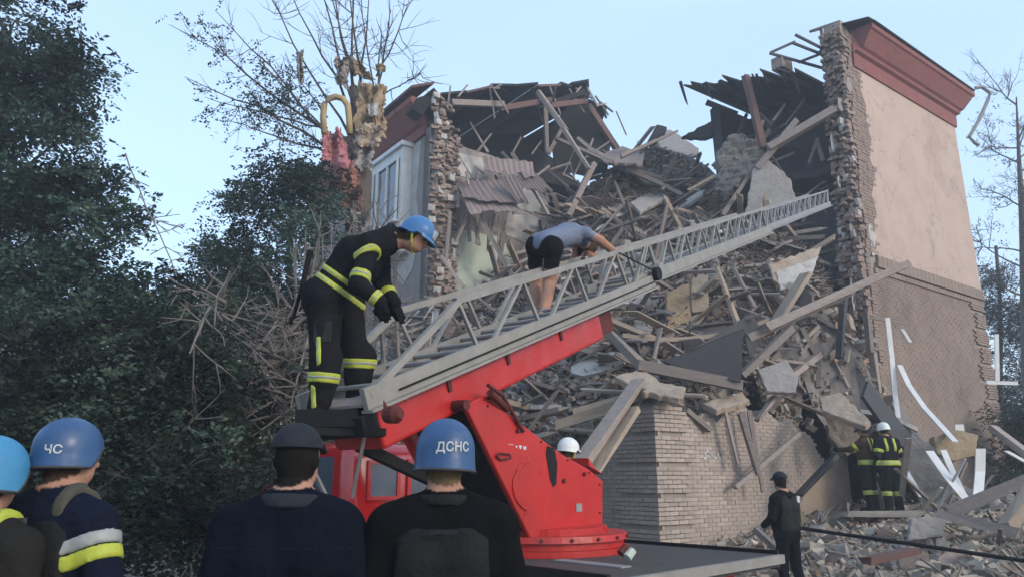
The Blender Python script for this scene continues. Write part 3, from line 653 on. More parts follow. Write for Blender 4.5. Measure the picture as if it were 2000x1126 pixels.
hbeam((1600, 690), (1490, 775), .16, .12, "grey plank slanting down to the right of the dark sheet metal", name="fallen_plank")
hbeam((1545, 640), (1448, 735), .2, .14, "stout plank propped against the dark sheet metal's outer end", Ya=16.9, Yb=16.2, name="fallen_plank")
hbeam((1245, 712), (1450, 752), .26, .2, "heavy grey beam lying below the dark sheet metal", Ya=15.6, Yb=15.6, name="loose_beam_timber")
hbeam((1180, 640), (1255, 715), .22, .14, "grey beam running down from the boom tip to the mound", Ya=16.5, Yb=15.7, name="loose_beam_timber")
hbeam((1250, 745), (1135, 905), .26, .16, "broad plank leaning on the corner of the brick block", m_timber, Ya=14.6, Yb=13.2, name="fallen_plank")
hbeam((1232, 800), (1150, 925), .42, .1, "wide pale board leaning beside the brick corner", m_beige, Ya=14.3, Yb=13.3, name="fallen_board")
hbeam((1120, 810), (1262, 770), .2, .2, "pale timber lying on the mound left of the brick corner", m_timberlt, Ya=15.4, Yb=15.0)
hbeam((1085, 830), (1215, 790), .2, .18, "second pale timber lying below another left of the brick corner", m_timberlt, Ya=15.2, Yb=14.9)
hbeam((1250, 760), (1340, 800), .08, .08, "thin dark rod sloping over the top of the brick wall", m_dkmetal, Ya=14.5, Yb=15.0, name="metal_rod")
hbeam((1340, 800), (1385, 838), .12, .08, "short broken lath hanging over the brick wall's crest", Ya=15.1, Yb=15.3, name="broken_lath")
hbeam((1415, 795), (1440, 905), .1, .07, "thin charred lath hanging down the brick wall face", Ya=15.35, Yb=15.5, name="broken_lath")
hbeam((1445, 805), (1480, 925), .14, .07, "broad charred lath hanging down the brick wall face", Ya=15.6, Yb=15.7, name="broken_lath")
hbeam((1462, 800), (1490, 960), .09, .06, "longest charred lath hanging down the brick wall face", Ya=15.7, Yb=15.8, name="broken_lath")
hbeam((1435, 950), (1560, 845), .12, .08, "slanted brown lath crossing the brick wall from crest to middle", Ya=15.5, Yb=16.3, name="broken_lath")
hbeam((1480, 820), (1515, 775), .12, .08, "stub of lath poking up from the brick wall's crest", Ya=15.8, Yb=16.2, name="broken_lath")
hbeam((1560, 965), (1632, 888), .14, .1, "dark lath lying along the top of the rendered panel", m_dkmetal, Ya=15.9, Yb=16.4, name="broken_lath")
hbeam((1050, 180), (1105, 255), .16, .14, "long plank sticking out above the far roof", Ya=23.8, Yb=23.0, name="fallen_plank")
hbeam((1100, 250), (1150, 330), .14, .12, "plank hanging below the far roof's torn edge", Ya=23.0, Yb=22.4, name="fallen_plank")
hbeam((1065, 205), (1068, 300), .12, .12, "upright post standing under the far roof's torn edge", Ya=24.0, Yb=24.0, name="fallen_post")
hbeam((1098, 248), (1070, 300), .1, .1, "short slanted brace beside the upright attic post", Ya=24.0, Yb=24.0, name="fallen_post")
hbeam((1085, 270), (1290, 360), .22, .14, "long grey joist sliding down from the far attic", Ya=23.4, Yb=22.8, name="fallen_joist")
hbeam((1150, 290), (1330, 380), .18, .12, "grey joist lying behind the long sliding joist", Ya=23.8, Yb=23.2, name="fallen_joist")
hbeam((1130, 270), (1190, 320), .18, .12, "short joist fallen against the far attic post", Ya=23.5, Yb=23.0, name="fallen_joist")
hbeam((1160, 320), (1110, 420), .16, .14, "broken joist standing up from debris under the far roof", Ya=22.8, Yb=22.3, name="fallen_joist")
hbeam((1000, 300), (1070, 420), .12, .1, "slanted lath in front of the far cross wall", Ya=23.0, Yb=22.4, name="broken_lath")
hbeam((1380, 200), (1440, 222), .12, .12, "charred rafter end poking out beside the sooty roof", m_soot_shade, Ya=22.6, Yb=22.6, name="broken_rafter")
hbeam((1392, 205), (1392, 262), .08, .08, "thin charred post below the poking rafter end", m_soot_shade, Ya=22.6, Yb=22.6, name="broken_rafter")
hbeam((1455, 150), (1490, 290), .2, .16, "heavy brown rafter hanging down from the sooty roof", m_roofred, Ya=20.9, Yb=20.6, name="broken_rafter")
hbeam((1630, 215), (1500, 290), .3, .18, "broad pale beam slanting across the upper dark room", m_timber, Ya=19.8, Yb=20.4, name="loose_beam_timber")
hbeam((1555, 235), (1480, 330), .2, .16, "pale beam slanting below the broad one in the upper room", m_timber, Ya=20.2, Yb=20.6, name="loose_beam_timber")
hbeam((1395, 345), (1345, 372), .12, .1, "bright orange-brown stick poking from the upper mound", m_timberlt, Ya=21.5, Yb=21.5, name="broken_stick")
hbeam((1490, 300), (1410, 420), .2, .1, "long dusty beam lying under the grey concrete lump", Ya=21.0, Yb=20.6, name="loose_beam_timber")
hbeam((1650, 560), (1640, 700), .14, .12, "vertical charred board against the broken wall end", m_dkmetal, Ya=18.9, Yb=18.5, name="fallen_board")
hbeam((1690, 610), (1700, 690), .16, .06, "upright grey board at the foot of the broken wall end", Ya=18.0, Yb=17.8, name="fallen_board")
hbeam((860, 500), (905, 560), .14, .12, "brown post slanting across the pale green wall base", Ya=20.8, Yb=20.8, name="fallen_post")
hbeam((940, 430), (1010, 555), .16, .12, "charred joist slanting across the pale green wall", Ya=21.4, Yb=21.0, name="fallen_joist")
hbeam((880, 415), (870, 520), .12, .1, "narrow upright lath in front of the pale green wall", Ya=21.2, Yb=21.0, name="broken_lath")
hbeam((915, 420), (890, 470), .12, .1, "short lath dangling over the pale green wall", Ya=21.5, Yb=21.2, name="broken_lath")
for k in range(10):
    x = 872+k*13+rb.uniform(-4, 4); hbeam((x, 425+rb.uniform(-8, 8)), (x+rb.uniform(-14, 10), 470+rb.uniform(0, 50)), .07, .04, "thin lath dangling from the ceiling edge over the pale green wall", Ya=22.0, Yb=21.8, group="laths dangling over the green wall", name="dangling_lath")
for k in range(26):
    x = rb.uniform(1160, 1480); y = rb.uniform(300, 560); hbeam((x, y), (x+rb.uniform(60, 130), y-rb.uniform(20, 90)), rb.uniform(.07, .14), .08, "long grey lath slanting upward out of the mound", lift=.18, group="slanting laths in the mound", name="slanting_lath")
for k in range(16):
    x = rb.uniform(1250, 1640); y = rb.uniform(560, 720); hbeam((x, y), (x+rb.uniform(-70, 90), y+rb.uniform(30, 80)), rb.uniform(.07, .16), .09, "short grey plank tumbled on the mound above the brick wall", lift=.2, group="planks tumbled above the brick wall", name="tumbled_plank")
for k in range(34):
    x = rb.uniform(1440, 1620); y = rb.uniform(215, 470); Yv = 20.6+(1620-x)*.008+rb.uniform(-.5, .6); a = rb.uniform(-1.3, 1.3); L = rb.uniform(25, 80)
    hbeam((x, y), (x+L*math.cos(a), y-L*math.sin(a)), rb.uniform(.05, .15), .06, "splintered joist hanging in the torn upper rooms", m_timber if k % 3 else m_dkmetal, Ya=Yv, Yb=Yv+rb.uniform(-.5, .5), group="joists hanging in the upper rooms", name="hanging_joist")
for k in range(26):
    x = rb.uniform(880, 1180); y = rb.uniform(290, 420); Yv = 21.6+(x-880)*.009-rb.uniform(0, .5); a = rb.uniform(.3, 2.7); L = rb.uniform(25, 75)
    hbeam((x, y), (x+L*math.cos(a), y-L*math.sin(a)), rb.uniform(.05, .12), .05, "splintered lath leaning against the far cross wall", Ya=Yv, Yb=Yv+.1, group="laths against the cross wall", name="leaning_lath")
for k in range(22):
    x = rb.uniform(735, 850); y = rb.uniform(620, 720); Yv = 19.8+(850-x)*.012; a = rb.uniform(.6, 2.5); L = rb.uniform(25, 60)
    hbeam((x, y), (x+L*math.cos(a), y-L*math.sin(a)), rb.uniform(.06, .2), .05, "broken frame lath heaped below the white bay window", [m_timber, m_dirtywhite, m_dkmetal, m_conc][k % 4], Ya=Yv, Yb=Yv+.2, group="broken laths below the bay window", name="frame_lath")
# frame of thin rafters under the ladder
hbeam((1215, 655), (1500, 625), .12, .1, "long pale batten lying under the extended ladder", m_timberlt, Ya=16.8, Yb=17.4, bend=(0, 0, -.25), name="fallen_batten")
hbeam((1200, 690), (1380, 690), .1, .08, "sagging batten lying above the dark sheet metal", Ya=16.4, Yb=16.6, bend=(0, 0, -.35), name="fallen_batten")
hbeam((1290, 640), (1275, 700), .08, .06, "short upright batten left of the dark sheet metal", Ya=16.4, Yb=16.3, name="fallen_batten")
hbeam((1400, 520), (1445, 640), .18, .08, "tilted board standing under the ladder's middle section", m_timberlt, Ya=18.0, Yb=17.7, name="fallen_board")
hbeam((1430, 520), (1475, 600), .16, .08, "second tilted board standing under the ladder's middle section", m_timber, Ya=18.1, Yb=17.8, name="fallen_board")
hbeam((1575, 535), (1500, 650), .34, .12, "broad pale board tilted beside the torn orange slab", m_timberlt, Ya=18.0, Yb=17.4, name="fallen_board")
# slabs and sheets (traced outline, real plane and thickness)
def slab(name, pix, Y, nrm, th, mat, label, cat, group=None):
    rs = random.Random(int(pix[0][0]*3+pix[0][1])); rough_ = mat is not m_dkmetal; pp = []
    size = max(max(q[0] for q in pix)-min(q[0] for q in pix), max(q[1] for q in pix)-min(q[1] for q in pix))
    for i in range(len(pix)):
        a, b = pix[i], pix[(i+1) % len(pix)]; m_ = max(1, int(math.hypot(b[0]-a[0], b[1]-a[1])/9)) if rough_ else 1
        for j in range(m_):
            k = j/m_; am = size*.022 if j else 0; pp.append((a[0]+(b[0]-a[0])*k+rs.uniform(-am, am), a[1]+(b[1]-a[1])*k+rs.uniform(-am, am)))
    o = pixpanel(name, pp, P(*pix[0], Y), A3(*nrm), th, mat)
    if rough_:
        m1 = o.modifiers.new("remesh", 'REMESH'); m1.mode = 'VOXEL'; m1.voxel_size = .024 if th < .3 else .05
        if "rough_break" not in bpy.data.textures:
            tx_ = bpy.data.textures.new("rough_break", 'CLOUDS'); tx_.noise_scale = .2; tx_.noise_depth = 4
        m2 = o.modifiers.new("disp", 'DISPLACE'); m2.texture = bpy.data.textures["rough_break"]; m2.strength = .045 if th < .3 else .4; m2.texture_coords = 'LOCAL'; m2.mid_level = .5
    return tag(o, label, cat, group)
slab("metal_sheet", [(1290, 703), (1345, 688), (1452, 640), (1447, 745), (1400, 738)], 15.9, (.2, 1, -.35), .03, m_dkmetal, "dark grey sheet metal panel lying under the ladder on the mound", "metal sheet")
slab("metal_sheet", [(1350, 683), (1468, 610), (1492, 655), (1465, 700), (1452, 640)], 16.3, (-.3, 1, -.5), .03, m_dkmetal, "bent dark sheet folded over the larger dark panel", "metal sheet")
slab("concrete_fragment", [(1480, 722), (1535, 700), (1560, 735), (1555, 765), (1500, 765)], 16.2, (.1, 1, -.6), .12, m_conc, "grey concrete slab tilted above the brick wall", "concrete slab")
slab("concrete_fragment", [(1598, 775), (1640, 765), (1700, 820), (1690, 830), (1605, 800)], 16.6, (.3, .6, -1), .14, m_beige, "thin beige slab jutting over the doorway", "concrete slab")
slab("concrete_fragment", [(1612, 805), (1690, 828), (1690, 870), (1655, 890), (1618, 850)], 16.7, (.5, 1, 0), .12, m_beige, "beige wall fragment standing above the doorway", "concrete slab")
slab("plaster_fragment", [(1500, 515), (1605, 480), (1598, 500), (1560, 560), (1540, 565), (1510, 545)], 18.6, (-.1, 1, -.5), .1, m_beige, "torn orange-edged plaster slab beside the gable's broken end", "plaster slab")
slab("plaster_fragment", [(1515, 530), (1600, 500), (1585, 540), (1525, 567)], 18.4, (-.1, 1, -.3), .06, m_dirtywhite, "white plaster slab leaning on the torn orange-edged slab", "plaster slab")
slab("wall_fragment", [(1350, 545), (1382, 535), (1385, 605), (1352, 610)], 17.9, (.1, 1, -.1), .12, m_beige, "cream wall fragment standing under the ladder's middle", "wall fragment")
slab("wall_fragment", [(1303, 570), (1350, 550), (1352, 610), (1340, 640), (1303, 645)], 17.8, (-.2, 1, -.1), .14, m_insul, "ochre wall fragment standing left of the cream one", "wall fragment")
slab("concrete_lump", [(1400, 300), (1420, 268), (1455, 262), (1492, 275), (1485, 320), (1450, 345), (1420, 380), (1398, 370), (1408, 330)], 21.6, (.1, 1, -.15), .5, m_conc, "large pale grey concrete lump perched at the top of the mound", "concrete lump")
slab("concrete_fragment", [(1470, 330), (1500, 310), (1545, 350), (1560, 400), (1500, 410), (1455, 420)], 20.6, (.2, 1, -.2), .15, m_conc, "grey slab leaning below the large concrete lump", "concrete slab")
slab("roof_fragment", [(1180, 300), (1215, 285), (1260, 300), (1255, 320), (1200, 318)], 25.0, (0, .6, -1), .1, m_slate, "buckled pinkish roof slab lying beside the far attic", "roof slab")
slab("roof_fragment", [(1215, 325), (1290, 250), (1325, 262), (1365, 290), (1350, 335), (1300, 360), (1250, 350)], 25.2, (-.1, .8, -1), .12, m_conc, "broad grey roof slab sagging on the skyline", "roof slab")
slab("roof_fragment", [(1265, 275), (1283, 243), (1303, 248), (1300, 258), (1275, 280)], 25.2, (-.1, .8, -.6), .2, m_soot_shade, "charred lump standing on the sagging grey roof slab", "roof slab")
slab("roof_fragment", [(1330, 268), (1395, 232), (1440, 228), (1440, 250), (1380, 270)], 25.4, (0, 1, -.4), .15, m_soot_shade, "charred roof piece between grey slab and sooty tower roof", "roof slab")
slab("concrete_fragment", [(1230, 395), (1290, 365), (1310, 380), (1250, 415)], 22.2, (0, .6, -1), .12, m_conc, "grey slab lying in the middle of the upper mound", "concrete slab")
slab("concrete_fragment", [(1200, 735), (1255, 720), (1290, 745), (1340, 755), (1335, 775), (1260, 765)], 15.2, (0, .5, -1), .14, m_beige, "pale slab lying at the crest left of the brick wall", "concrete slab")
slab("concrete_fragment", [(1370, 785), (1450, 765), (1465, 780), (1400, 800)], 15.5, (0, .5, -1), .14, m_beige, "pale slab lying on the crest of the brick wall", "concrete slab")
# corrugated sheets fallen in front of the far cross wall
def corr(pixq, Y0, Y1, label, nw=9):
    """pixq: four corners top-left, top-right, bottom-right, bottom-left"""
    a, b, c, d = P(*pixq[0], Y1), P(*pixq[1], Y1), P(*pixq[2], Y0), P(*pixq[3], Y0); n = unit(np.cross(b-a, d-a)); na, nb = nw*4+1, 5
    rr_ = np.random.default_rng(int(pixq[0][0])); jg = rr_.uniform(-.22, .1, nw+1); G = np.zeros((na, nb, 3))
    for i in range(na):
        for j in range(nb):
            u_, v_ = i/(na-1), j/(nb-1); G[i, j] = (a*(1-u_)+b*u_)*(1-v_)+(d*(1-u_)+c*u_)*v_+n*(.014*math.sin(u_*nw*6.28)+.05*math.sin(v_*3+pixq[0][0]))
            if j in (0, nb-1): G[i, j] += (d-a)*jg[i//4]*(1 if j else -.4)+n*.04*jg[i//4]
    vs, fs = sheet(G, .02); tag(obj("corrugated_sheet", vs, fs, m_slate), label, "roofing sheet")
corr([(893, 352), (985, 350), (1030, 400), (905, 388)], 21.2, 21.9, "broad corrugated roofing sheet hanging before the far cross wall")
corr([(905, 386), (1000, 392), (1035, 420), (918, 416)], 20.9, 21.4, "lowest corrugated roofing sheet above the pale green wall")
corr([(942, 305), (1040, 318), (1045, 345), (950, 335)], 21.9, 22.5, "uppermost corrugated roofing sheet below the dark attic")
corr([(985, 335), (1045, 340), (1085, 375), (1020, 372)], 21.7, 22.2, "small corrugated sheet overlapping the uppermost one")
corr([(980, 345), (1005, 342), (1032, 392), (1012, 398)], 21.0, 21.4, "narrow corrugated strip slipping off the broad sheet", 3)
# white strips and trim before the gable
def strip(pts, w, label, Y, mat=m_white, name="plastic_strip"):
    q = [P(x, y, Y+dy) for x, y, dy in pts]; 
    if len(q) == 2: q = [q[0], (q[0]*2+q[1])/3, (q[0]+q[1]*2)/3, q[1]]
    G = np.array([[p_-A3(w/2, 0, 0), p_+A3(w/2, 0, 0)] for p_ in q]) if abs(q[0][2]-q[-1][2]) > abs(q[0][0]-q[-1][0])*.3 else np.array([[p_-A3(0, 0, w/2), p_+A3(0, 0, w/2)] for p_ in q])
    vs, fs = sheet(G, .03); tag(obj(name, vs, fs, mat), label, "strip")
strip([(1733, 620, 0), (1742, 700, -.1), (1748, 770, -.3), (1754, 815, -.6)], .12, "straight upright white strip leaning on the brick gable", 18.4)
strip([(1757, 713, 0), (1775, 752, -.3), (1805, 795, -.9), (1835, 828, -1.6), (1866, 862, -2.3)], .13, "curved white strip arching down before the brick gable", 18.2)
strip([(1762, 642, 0), (1778, 668, 0)], .09, "short white scrap stuck on the brick gable", 19.0)
strip([(1690, 618, 0), (1776, 632, .3)], .06, "thin horizontal lath stuck across the brick gable", 18.7, m_timber)
strip([(1815, 880, 0), (1850, 930, -.3), (1892, 980, -.6)], .17, "white board tilted left in the splintered frame pile", 15.4)
strip([(1842, 878, 0), (1862, 925, -.2), (1885, 972, -.4)], .13, "white board crossing behind the left-tilted one", 15.8)
strip([(1915, 875, 0), (1914, 920, 0), (1910, 965, -.2)], .2, "broad upright white board in the splintered frame pile", 15.2)
strip([(1873, 828, 0), (1876, 860, 0)], .2, "short white block standing behind the splintered frame pile", 16.6)
strip([(1946, 652, 0), (1948, 744, 0)], .13, "upright white strip hanging right of the gable corner", 22)
strip([(1926, 746, 0), (1988, 748, 0)], .11, "level white strip right of the gable corner", 22)
strip([(1965, 880, 0), (2010, 905, -.2)], .12, "white strip lying before dark bushes right of the gable", 17)
strip([(1770, 920, 0), (1800, 970, -.3)], .1, "pale strip leaning beside the white-helmeted rescuer", 15.6)
hbeam((1935, 835), (2030, 905), .2, .14, "pale rail slanting off right of the gable", m_timber, Ya=17, Yb=16, name="loose_rail")
hbeam((2030, 925), (1850, 1000), .24, .2, "thick grey beam lying over the splintered frame pile", Ya=13, Yb=13.6, name="loose_beam_timber")
hbeam((1962, 1030), (2020, 950), .2, .16, "yellowish square post lying at the edge of the rubble", m_timberlt, Ya=11.5, Yb=11.8, name="fallen_post")
hbeam((1830, 1000), (1990, 1040), .22, .16, "brown timber half buried behind the long black pole", Ya=12.0, Yb=11.4)
hbeam((1690, 1095), (1790, 1075), .18, .1, "reddish plank lying in the ground rubble", m_roofred, Ya=8.9, Yb=9.2, name="fallen_plank")
hbeam((1478, 1035), (1520, 1075), .1, .08, "short broken lath leaning before the standing officer", Ya=12, Yb=10.8, name="broken_lath")
hbeam((1640, 1003), (1790, 1003), .5, .12, "grey concrete ledge under the two rescuers", m_conc, Ya=15.0, Yb=15.4, name="concrete_fragment", cat="ledge")
mb = MB(); mb.tube([P(1562, 1030, 10.2), P(1680, 1047, 9.7), P(1800, 1064, 9.2), P(1920, 1082, 8.8), P(2060, 1103, 8.4)], .024, 8); tag(mb.build("long_pole", m_black), "long black pole lying low across the ground rubble", "pole")
slab("charred_planking", [(1690, 745), (1760, 835), (1830, 900), (1822, 925), (1740, 860), (1680, 775)], 16.8, (.8, -1, .3), .08, m_dkmetal, "dark charred plank panel sloping down over the rescuers", "panel")
slab("concrete_fragment", [(1780, 838), (1812, 862), (1850, 905), (1868, 980), (1800, 990), (1770, 930)], 16.4, (.3, 1, 0), .12, m_conc, "grey broken slab standing behind the two rescuers", "concrete slab")
slab("concrete_fragment", [(1780, 1010), (1850, 1005), (1845, 1045), (1775, 1055)], 12.5, (0, 1, -.4), .12, m_conc, "flat grey slab lying in front of the rescuers", "concrete slab")
slab("insulation_piece", [(1825, 850), (1870, 838), (1912, 850), (1905, 890), (1860, 900), (1830, 885)], 16.3, (0, 1, -.2), .25, m_insul, "lump of yellowish insulation caught behind the splintered frames", "insulation")
for k in range(30):
    x = rb.uniform(1800, 1990); y = rb.uniform(880, 985); q = ghit(x, min(y+70, 1040)); L = rb.uniform(.7, 1.8); a = rb.uniform(-1.1, 1.1); e = rb.uniform(.35, 1.35)
    mb = MB(); mb.beam(q+A3(0, rb.uniform(1, 2.5), .1), q+A3(math.sin(a)*math.cos(e)*L, rb.uniform(.8, 1.6), .1+math.sin(e)*L), rb.uniform(.05, .11), .04)
    tag(mb.build("frame_splinter", [m_timber, m_dirtywhite, m_conc, m_timber][k % 4]), "thin splintered frame lath sticking out of the ground rubble", "lath", "splintered frame laths by the gable")
# chipped pale marks on the brick face
for k in range(9):
    x, y = 1392+rb.uniform(-16, 16), 884+rb.uniform(-13, 13); mb = MB(); c_ = on_plane(x, y, B(0, -.016, 0), V)
    mb.prism([c_+U*rb.uniform(.02, .06)*math.cos(a)+A3(0, 0, rb.uniform(.015, .05)*math.sin(a)) for a in np.linspace(0, 5.5, 7)], -V*.006); mb.build("chalk_mark", m_letter, wF)
# cracks: dark gaps are cut as recessed strips of missing brick
# ------------------------------------------------------------------ fire truck with ladder
LA = P(720, 800, 4.8); LTIP = P(1640, 405, 17.0); ld = unit(LTIP-LA); ln_ = unit(A3(ld[1], -ld[0], 0)); lm = np.cross(ln_, ld)
lp = unit(A3(ld[0], ld[1], 0))
def LD(L, h, w): return LA+ld*L+lm*h-ln_*w
ta = unit(A3(-.70, .714, 0)); tb = unit(A3(.714, .70, 0))
T0 = A3(*(LD(2.62, 0, .35)[:2]), 0)
DZ = 1.02
truck = empty("fire_truck", T0+ta*1.0, "red turntable ladder fire truck with its long ladder raised into the ruin", "fire truck")
def TK(a, b, z): return T0+ta*a+tb*b+A3(0, 0, z)
def tbox(name, a0, a1, b0, b1, z0, z1, mat, parent=truck, bev=0):
    mb = MB(); mb.box(TK((a0+a1)/2, (b0+b1)/2, (z0+z1)/2), ta*(a1-a0)/2, tb*(b1-b0)/2, A3(0, 0, (z1-z0)/2)); o = mb.build(name, mat, parent)
    if bev:
        m = o.modifiers.new("bevel", 'BEVEL'); m.width = bev; m.segments = 4
        for pz in o.data.polygons: pz.use_smooth = True
    return o
tbox("deck", -1.7, 1.6, -1.15, 1.15, DZ-.1, DZ, m_deck)
tbox("chassis", -1.3, 4.2, -.45, .45, .55, DZ-.11, m_black)
tbox("side_locker", -1.3, -.4, -1.1, -.5, .55, DZ-.11, m_cabred); tbox("side_locker", -1.3, -.4, .5, 1.1, .55, DZ-.11, m_cabred)
for b0 in (-1.16, 1.15-.03): tbox("deck_rim", -1.7, 1.6, b0, b0+.04, DZ-.12, DZ+.03, m_black)
tbox("tail_rim", -1.75, -1.702, -1.15, 1.15, DZ-.07, DZ+.0, m_ladder)
tbox("tread_strip", -1.40, -.75, -.62, -.5, DZ+.002, DZ+.012, m_ladgrey)
def cyl(c, ax, r0, r1, L, n=40):
    ax = unit(ax); mb = MB(); mb.tube([c, c+ax*L], [r0, r1], n); return mb
ZR = DZ
mb = MB()
for z0, z1, r0, r1 in ((0, .05, .80, .80), (.05, .11, .76, .76), (.11, .16, .80, .79)):
    mb.tube([T0+A3(0, 0, ZR+z0+.002), T0+A3(0, 0, ZR+z1)], [r0, r1], 56)
mb.build("turntable_ring", m_red, truck)
for k in range(20):
    a = k*math.pi/10; c = T0+A3(.80*math.cos(a), .80*math.sin(a), ZR+.135); d = A3(math.cos(a), math.sin(a), 0)
    mb = MB(); mb.tube([c-d*.02, c+d*.012], .014, 6); mb.build("ring_bolt", m_reddark, truck)
cyl(T0+A3(0, 0, ZR+.16), (0, 0, 1), .62, .62, .05).build("turntable_plate", m_red, truck)
# cheek plates
pn = ln_
def platepts(pix, off): return [on_plane(x, y, T0+pn*off, pn) for x, y in pix]
cheek = [(908, 790), (945, 772), (1000, 812), (1052, 852), (1105, 890), (1150, 915), (1178, 938), (1177, 1066), (1046, 1070)]
near = platepts(cheek, .36)
for off, w in ((.36, 0), (-.42, 1)):
    pts = [p+pn*(off-.36) for p in near]; mb = MB(); mb.prism(pts, -pn*.05)
    o = mb.build("cheek_plate", m_red, truck); m = o.modifiers.new("bevel", 'BEVEL'); m.width = .012; m.segments = 2
    if w == 0: ck = o
# plate details
def mark(pix, mat, name, th=.008, off=.36):
    mb = MB(); mb.prism(platepts(pix, off+.001), pn*th); return mb.build(name, mat, ck)
mark([(1068, 870), (1082, 874), (1088, 905), (1086, 945), (1080, 950), (1074, 935), (1066, 885)], m_black, "slot", .004)
arc = [(1018+math.cos(a)*46+30, 948+math.sin(a)*52) for a in np.linspace(2.0, 4.4, 12)]
mb = MB(); mb.tube(platepts(arc, .365), .010, 6); mb.build("weld_arc", m_red, ck)
mb = MB(); q = platepts([(970, 890), (975, 884), (995, 886), (998, 893), (978, 897), (970, 890)], .375); mb.tube(q, .009, 6); mb.build("lifting_eye", m_reddark, ck)
for a in ((992, 866, 1003, 868), (1006, 869, 1011, 874), (1013, 868, 1019, 876), (1021, 870, 1028, 878)):
    mark([(a[0], a[1]), (a[2], a[1]+1), (a[2]-2, a[3]), (a[0]+1, a[3]-1)], m_letter, "worn_lettering", .003)
for (x, y) in ((1128, 1058), (1168, 1036), (1100, 938), (1010, 840), (1140, 925)):
    mb = MB(); c = platepts([(x, y)], .36)[0]; mb.tube([c, c+pn*.02], .02, 6); mb.build("bolt", m_reddark, ck)
mark([(1126, 1050), (1131, 1050), (1131, 1066), (1126, 1066)], m_black, "slot", .004)
mark([(1165, 1030), (1169, 1030), (1168, 1042), (1164, 1042)], m_black, "slot", .004)
# cover step above the right end of the plates, inner closing plates (left one near-black for shade) and machinery between the cheeks
mb = MB(); i0, i1 = near[6], near[7]; mb.prism([i0-pn*.052, i1-pn*.052, i1-pn*.728, i0-pn*.728], -lp*.03); mb.build("end_plate", m_red, truck)
mb = MB(); mb.prism([near[5]+A3(0, 0, .03)+pn*.0, near[6]+A3(0, 0, .06), near[6]+A3(0, 0, .12)-lp*.15, near[5]+A3(0, 0, .1)], -pn*.3); mb.build("top_bracket", m_red, truck)
mb = MB(); i0, i1 = near[0], near[8]; mb.prism([i0-pn*.06+lp*.1, i1-pn*.06+lp*.1, i1-pn*.72+lp*.1, i0-pn*.72+lp*.1], lp*.04); mb.build("painted_shade_plate", m_black, truck)  # closing plate coloured near-black to paint in the turntable's shaded back end
c = T0-lp*.35+A3(0, 0, ZR+.21); mb = MB(); mb.box(c+A3(0, 0, .25), lp*.3, pn*.28, A3(0, 0, .25)); mb.build("winch_box", m_black, truck)
# lifting cylinder
mb = MB(); mb.tube([T0-lp*.25+A3(0, 0, ZR+.25), LD(1.7, -.3, .35)], [.09, .08], 16); mb.build("lift_cylinder", m_reddark, truck)
# boom under the ladder
def lbox(name, L0, L1, h0, h1, w0, w1, mat, parent):
    mb = MB(); mb.box((LD(L0, h0, w0)+LD(L1, h1, w1))/2, ld*(L1-L0)/2, lm*(h1-h0)/2, ln_*(w1-w0)/2); return mb.build(name, mat, parent)
boom = lbox("boom", .15, 3.45, -.32, -.04, .1, .6, m_red, truck); mo = boom.modifiers.new("bevel", 'BEVEL'); mo.width = .03; mo.segments = 3
lbox("boom_end", 3.45, 3.75, -.29, -.07, .13, .57, m_reddark, boom)
for L in (.9, 1.7, 2.6): lbox("boom_lug", L, L+.04, -.14, -.05, .085, .1, m_reddark, boom)
mb = MB(); mb.tube([near[0]+pn*.02, near[0]-pn*.8], .04, 20); mb.build("pivot_pin", m_reddark, truck)
mb = MB(); mb.tube([near[1]+pn*.06+A3(0, 0, .02), near[1]+pn*.0+lp*.3-A3(0, 0, .08)], .03, 8); mb.build("hydraulic_hose", m_reddark, truck)
mb = MB(); mb.tube([near[1]+pn*.04+A3(0, 0, .08), near[1]+pn*.03+lp*.2+A3(0, 0, .02), near[1]+pn*.02+lp*.5-A3(0, 0, .25)], .016, 8); mb.build("hydraulic_hose", m_reddark, truck)
# ladder sections
def section(L0, L1, hb, htop, w0, w1, beamh, spacing, rail, mat, end=True):
    sec = empty("ladder_section", LD(L0, 0, .35)); sec.parent = truck; sec.location = tuple(LD(L0, 0, .35)-wloc(truck))
    for w, sg in ((w0, 1), (w1, -1)):
        lbox("side_beam", L0, L1, hb, hb+beamh, w, w+sg*.045, mat, sec)
        lbox("beam_flange", L0, L1, hb-.022, hb-.002, w-sg*.035, w+sg*.07, mat, sec)
        Ls = L0+(1.12 if end else .1); lbox("top_rail", Ls, L1, htop-rail/2, htop+rail/2, w-.0, w+sg*rail, mat, sec)
        wm = w+sg*.02
        if end:
            mb = MB(); mb.beam(LD(L0+.05, hb+beamh*.6, wm), LD(Ls+.05, htop, wm), .045, .05); mb.build("end_brace", mat, sec)
        L = Ls+.03
        while L < L1-.05:
            L2 = min(L+spacing, L1)
            mb = MB(); mb.beam(LD(L, htop-.01, wm), LD(L+.14*spacing, hb+beamh*.3, wm), .028, .028); mb.build("upright", mat, sec)
            if L2-L > .5*spacing:
                mb = MB(); mb.beam(LD(L+.22*spacing, hb+beamh*.3, wm), LD(L2-.03, htop-.01, wm), .03, .03); mb.build("brace", mat, sec)
            L += spacing
    L = L0+.25
    while L < L1-.05:
        mb = MB(); mb.tube([LD(L, hb+beamh*.75, w0+.03), LD(L, hb+beamh*.75, w1-.03)], .019, 6); mb.build("rung", m_ladgrey, sec); L += .32
    return sec
s1 = section(0.0, 4.75, 0, .51, 0, .7, .14, .93, .05, m_ladder)
s2 = section(4.2, 10.2, .06, .50, .06, .64, .13, .62, .045, m_ladder, False)
s3 = section(9.4, 15.9, .11, .47, .11, .59, .09, .5, .035, m_ladgrey, False)
lbox("foot_plate", .0, 1.2, .02, .04, .06, .64, m_timber, s1)
for k in range(5): lbox("tread", 1.4+k*.62, 1.4+k*.62+.3, .05, .075, .08, .62, m_timber, s1)
